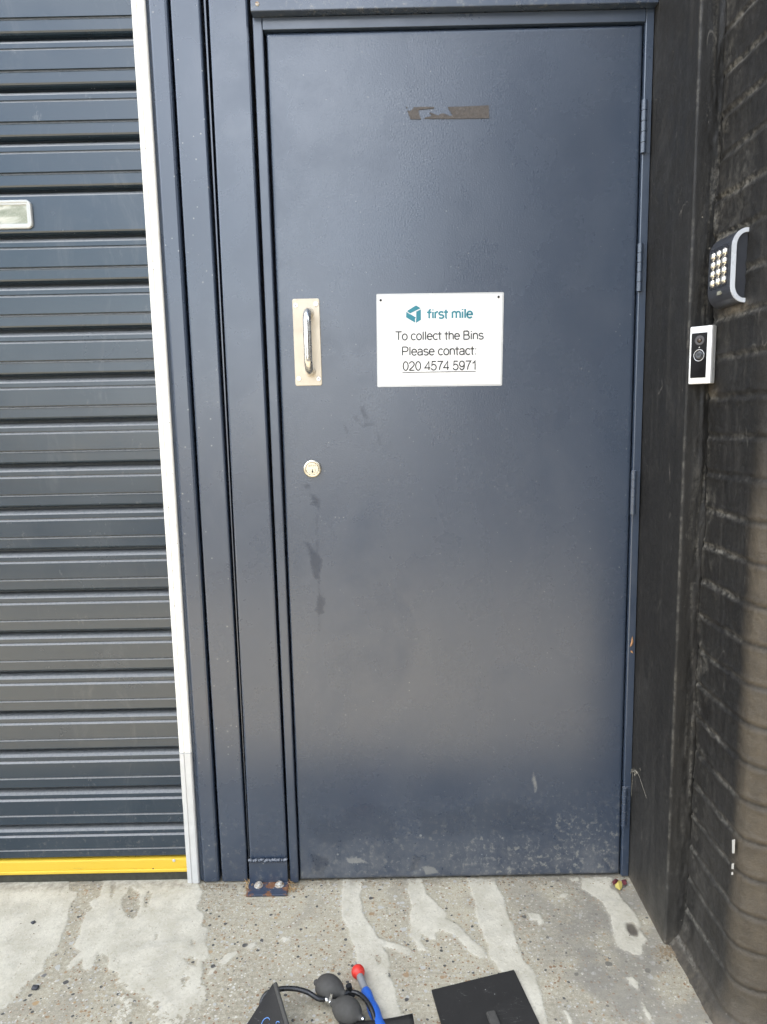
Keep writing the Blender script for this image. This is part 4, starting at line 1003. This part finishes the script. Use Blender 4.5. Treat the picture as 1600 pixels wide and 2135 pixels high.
f += [tuple(range(9))+tuple(NN+k for k in range(8, -1, -1)), tuple(N1*9+k for k in range(9))+tuple(NN+N1*9+k for k in range(8, -1, -1))]
bag1 = bgm.add(v, f, False).build('inflatable_bag', M_sheet, aw2)
MB().tube([bagpt(1, .012+.988*i/N1, 0)+Vector((.0025, 0, 0)) for i in range(N1+1)], .0042, 10).build('edge_seam', M_rubber, bag1)
# blue pen loop on the bag
M_pen = simple('blue_ink', (.12, .26, .55), .5)
pk = [bagpt(.47+.10*math.cos(a_), .345-.035*math.sin(a_)+.006*a_, 0)+nrm*.0006 for a_ in np.linspace(.2, 6.6, 30)]
pm = MB().tube(pk, .0008, 6)
pm.tube([bagpt(.80+.05*math.cos(a_), .375-.02*math.sin(a_), 0)+nrm*.0006 for a_ in np.linspace(.5, 3.0, 12)], .0008, 6)
pm.build('pen_marking', M_pen, bag1)

# red tipped reach tool
rt = thing('reach_tool', 'thin rod tool with red ball end, grey collar and blue rubber grip', 'hand tool', (.18, -.40, 0))
M_red = simple('red_rubber', (.62, .035, .022), .42, 0, 40, .06)
M_blue = simple('blue_grip', (.018, .10, .42), .45, 0, 40, .15, .1, 200)
M_gcol = simple('grey_collar', (.22, .22, .22), .45, 0, 40, .15)
pB = G(747, 2026, .0150); pC = G(762, 2064, .0125); dirn = (pC-pB).normalized(); dirn.z = 0
tipv = G(742, 2006, .0140)
MB().tube([tipv, pB], .0014, 10).build('rod', M_gcol, rt)
MB().lathe(pB-dirn*.0150, dirn, [(.0, .001)]+[(.0150-.0150*math.cos(a_), .0150*math.sin(a_)) for a_ in np.linspace(.15, 2.5, 18)]+[(.0285, .0085)], 28).build('ball_tip', M_red, rt)
MB().tube([pB+dirn*.010, pC, pC+dirn*.002], [.0078, .0082, .0078], 20).build('collar', M_gcol, rt)
gp = []; gr_ = []
for k in range(60):
    gp.append(pC+dirn*(.0012+.0022*k)); gr_.append(.0096+.0010*math.sin(k*.30)+.0022*min(1, k/20))
MB().tube(gp, gr_, 22).build('grip', M_blue, rt)

# flat black plate with raised rib
pt = thing('black_plate', 'flat square black plastic plate with a raised centre rib, scuffed', 'plastic plate', (.44, -.42, 0))
TL, TR, BR, BL = G(900, 2063, .006), G(1072, 2021, .006), G(1127, 2137, .006), G(921, 2137, .006)
eR = (BR-TR).normalized(); eL = (BL-TL).normalized()
BRf, BLf = TR+eR*.20, TL+eL*.205
pm = MB(); pts = [TL, TR, BRf, BLf]
bm = bmesh.new(); vs = [bm.verts.new(p) for p in pts]; fc_ = bm.faces.new(vs); r = bmesh.ops.extrude_face_region(bm, geom=[fc_])
bmesh.ops.translate(bm, vec=(0, 0, -.0048), verts=[g for g in r['geom'] if isinstance(g, bmesh.types.BMVert)])
bmesh.ops.recalc_face_normals(bm, faces=list(bm.faces)); bmesh.ops.bevel(bm, geom=list(bm.edges), offset=.0008, segments=2, affect='EDGES')
pm.addbm(bm).build('plate', M_sheet, pt)
ra, rb_ = G(1013, 2108, .013), G(1032, 2104, .013); rl = eR*.10
bm = bmesh.new(); vs = [bm.verts.new(p) for p in (ra, rb_, rb_+rl, ra+rl)]; fc_ = bm.faces.new(vs); r = bmesh.ops.extrude_face_region(bm, geom=[fc_])
bmesh.ops.translate(bm, vec=(0, 0, -.0072), verts=[g for g in r['geom'] if isinstance(g, bmesh.types.BMVert)])
bmesh.ops.recalc_face_normals(bm, faces=list(bm.faces)); bmesh.ops.bevel(bm, geom=list(bm.edges), offset=.0022, segments=3, affect='EDGES')
MB().addbm(bm).build('rib', M_rubber, pt)

# ------------------------------------------------------------------ litter, leaf scraps, webs
M_leafY = simple('leaf_yellow', (.55, .45, .12), .6, 0, 120, .3); M_leafR = simple('leaf_maroon', (.12, .025, .03), .6, 0, 120, .3); M_leafO = simple('leaf_brown', (.38, .19, .08), .65, 0, 150, .3)
def scrap(name, pts, mat, label, cat, curl=.004):
    c = sum((Vector(p) for p in pts), Vector())/len(pts); v = [c+Vector((0, 0, curl))]+[Vector(p) for p in pts]; n = len(pts)
    f = [(0, 1+i, 1+(i+1) % n) for i in range(n)]
    o = thing(name, label, cat, tuple(c))
    return o, MB().add(v, f).add([p+Vector((.0004, -.0004, -.0006)) for p in v], [q[::-1] for q in f])
lr = thing('fallen_leaf', 'crumpled yellow and maroon leaf in the corner at the door foot', 'leaf', tuple(G(1290, 1843, 0)))
def crump(pix, z, mat, nm):
    P_ = [G(u, v_, z+.003*rng.random()) for u, v_ in pix]; c = sum(P_, Vector())/len(P_)+Vector((0, 0, .005)); n = len(P_); v = [c]+P_
    MB().add(v, [(0, 1+i, 1+(i+1) % n) for i in range(n)]).add([p-Vector((0, 0, .0006)) for p in v], [(0, 1+(i+1) % n, 1+i) for i in range(n)]).build(nm, mat, lr)
crump([(1281, 1840), (1288, 1834), (1297, 1838), (1298, 1849), (1293, 1856), (1284, 1850)], .004, M_leafY, 'leaf_blade')
crump([(1277, 1838), (1283, 1832), (1290, 1834), (1286, 1841), (1279, 1845)], .008, M_leafR, 'leaf_fold')
crump([(1296, 1835), (1305, 1833), (1308, 1842), (1301, 1846)], .005, M_leafR, 'leaf_fold')
def vscrap(pix, y, mat, label):
    P_ = [Vector(onY(u, v_, y)) for u, v_ in pix]; c = sum(P_, Vector())/len(P_)
    o = thing('leaf_scrap', label, 'leaf scrap', tuple(c)); n = len(P_); v = [c+Vector((0, -.003, 0))]+P_
    MB().add(v, [(0, 1+i, 1+(i+1) % n) for i in range(n)]).add([p+Vector((0, .0006, 0)) for p in v], [(0, 1+(i+1) % n, 1+i) for i in range(n)]).build('leaf_blade', mat, o)
vscrap([(1319, 1326), (1321, 1338), (1319, 1345), (1314, 1349), (1316, 1340)], FY-.004, M_leafO, 'orange brown leaf scrap caught on the door frame edge')
vscrap([(1315, 1356), (1320, 1358), (1321, 1363), (1316, 1360)], FY-.004, M_leafO, 'tiny brown leaf crumb just under the larger orange scrap')
# dry straw at both sides of the post foot and crumbs along the wall foot: uncountable
lt = MB()
for (u0, u1, v0, v1, k, zr) in ((512, 524, 1836, 1858, 34, .012), (600, 614, 1832, 1862, 44, .014)):
    for i in range(k):
        p = G(rng.uniform(u0, u1), rng.uniform(v0, v1), .001); d_ = Vector((rng.normal()*.008, rng.normal()*.007, abs(rng.normal())*zr*.6)); lt.tube([p, p+d_*.5+Vector((0, 0, .002)), p+d_], [.0007, .0006, .0003], 5)
M_straw = simple('dry_straw', (.42, .27, .12), .8, 0, 90, .4)
tag(lt.build('dry_straw', M_straw), 'dry straw bits around the bolted post foot', 'straw', kind='stuff')
cb = MB()
for i in range(420):
    q = rng.random()
    if q < .45: u, v_ = 1385+rng.normal()*14+rng.random()*20, 1972+abs(rng.normal())*14
    elif q < .75: u, v_ = rng.uniform(620, 1310), 1837+abs(rng.normal())*5
    else: u, v_ = rng.uniform(420, 640), 1843+abs(rng.normal())*7
    p = G(u, v_, .0012)
    if p.x > .925: continue
    if p.y > -.004: p.y = -.004
    s = rng.uniform(.0008, .0024); bm = bmesh.new(); bmesh.ops.create_icosphere(bm, subdivisions=1, radius=s)
    for x in bm.verts: x.co = Vector((x.co.x*rng.uniform(.7, 1.5), x.co.y*rng.uniform(.7, 1.4), x.co.z*.6))+p
    cb.addbm(bm)
M_crumb = simple('crumb_grit', (.24, .18, .11), .9, 0, 130, .6)
tag(cb.build('grit', M_crumb), 'loose brown grit along the foot of the door and wall', 'grit', kind='stuff')
# loose darker stones
M_stone = simple('dark_pebble', (.05, .05, .055), .7, 0, 100, .3)
def pebble(u, v_, s, label):
    p = G(u, v_, s*.4); bm = bmesh.new(); bmesh.ops.create_icosphere(bm, subdivisions=2, radius=s)
    for x in bm.verts:
        k = 1+.22*math.sin(x.co.x*900+u)+.18*math.sin(x.co.y*1100+v_); x.co = Vector((x.co.x*k*1.25, x.co.y*k*.9, x.co.z*.6*k))
    o = MB().addbm(bm, True).build('pebble', M_stone); o.location = p; tag(o, label, 'pebble')
pebble(74, 2059, .0075, 'dark pebble on pale cement at the left edge of the pavement')
pebble(70, 1923, .0055, 'round dark pebble alone on the pale cement below the shutter')
# cobwebs with husks on the reveal
M_web = simple('web_thread', (.30, .27, .21), .8)
wbm = MB()
def W(u, v_, x=.8872):
    d = ray(u, v_); return Vector(CAM+d*((x-CAM[0])/d[0]))
for pl_ in ([(1313, 1603), (1322, 1606), (1330, 1610), (1336, 1622), (1342, 1640), (1350, 1664)], [(1321, 1606), (1320, 1630), (1318, 1660)], [(1326, 1604), (1331, 1613), (1335, 1618)]):
    wbm.tube(spl([W(u, v_)-Vector((.002, 0, 0)) for u, v_ in pl_], 4), .00034, 5)
for i in range(14): 
    p = W(1322+rng.normal()*6, 1607+rng.normal()*4)-Vector((.002, 0, 0)); wbm.tube([p, p+Vector((-.002, rng.normal()*.008, rng.normal()*.006))], .0005, 5)
tag(wbm.build('cobweb', M_web), 'dusty cobweb strands on the black reveal near the lowest hinge', 'cobweb')

# ------------------------------------------------------------------ across the street (seen only as a reflection in the paint)
ob = thing('street_building', 'plain brick building across the road facing the door', 'building', (9, -14, 0))
M_ob = simple('street_brick', (.060, .050, .042), .85, 0, 3, .3); M_ow = simple('street_glass', (.03, .035, .04), .1)
MB().box(1.5, 22, -18, -13, 0, 9.5).build('wall', M_ob, ob)
for zf in (1.0, 4.0, 7.0):
    for k in range(6): MB().box(2.7+3.1*k, 4.2+3.1*k, -13.0, -12.96, zf, zf+1.7).build('window', M_ow, ob)
ol = thing('street_building', 'low pale workshop across the road, left of the brick building', 'building', (-8, -14, 0))
MB().box(-34, -11, -18, -13.6, 0, 4.4).build('wall', simple('street_render', (.060, .060, .056), .85, 0, 3, .2), ol)
for k in range(4): MB().box(-30+4.6*k, -27.2+4.6*k, -13.6, -13.56, 0.05, 2.4).build('gate', simple('street_gate', (.05, .06, .07), .6), ol)
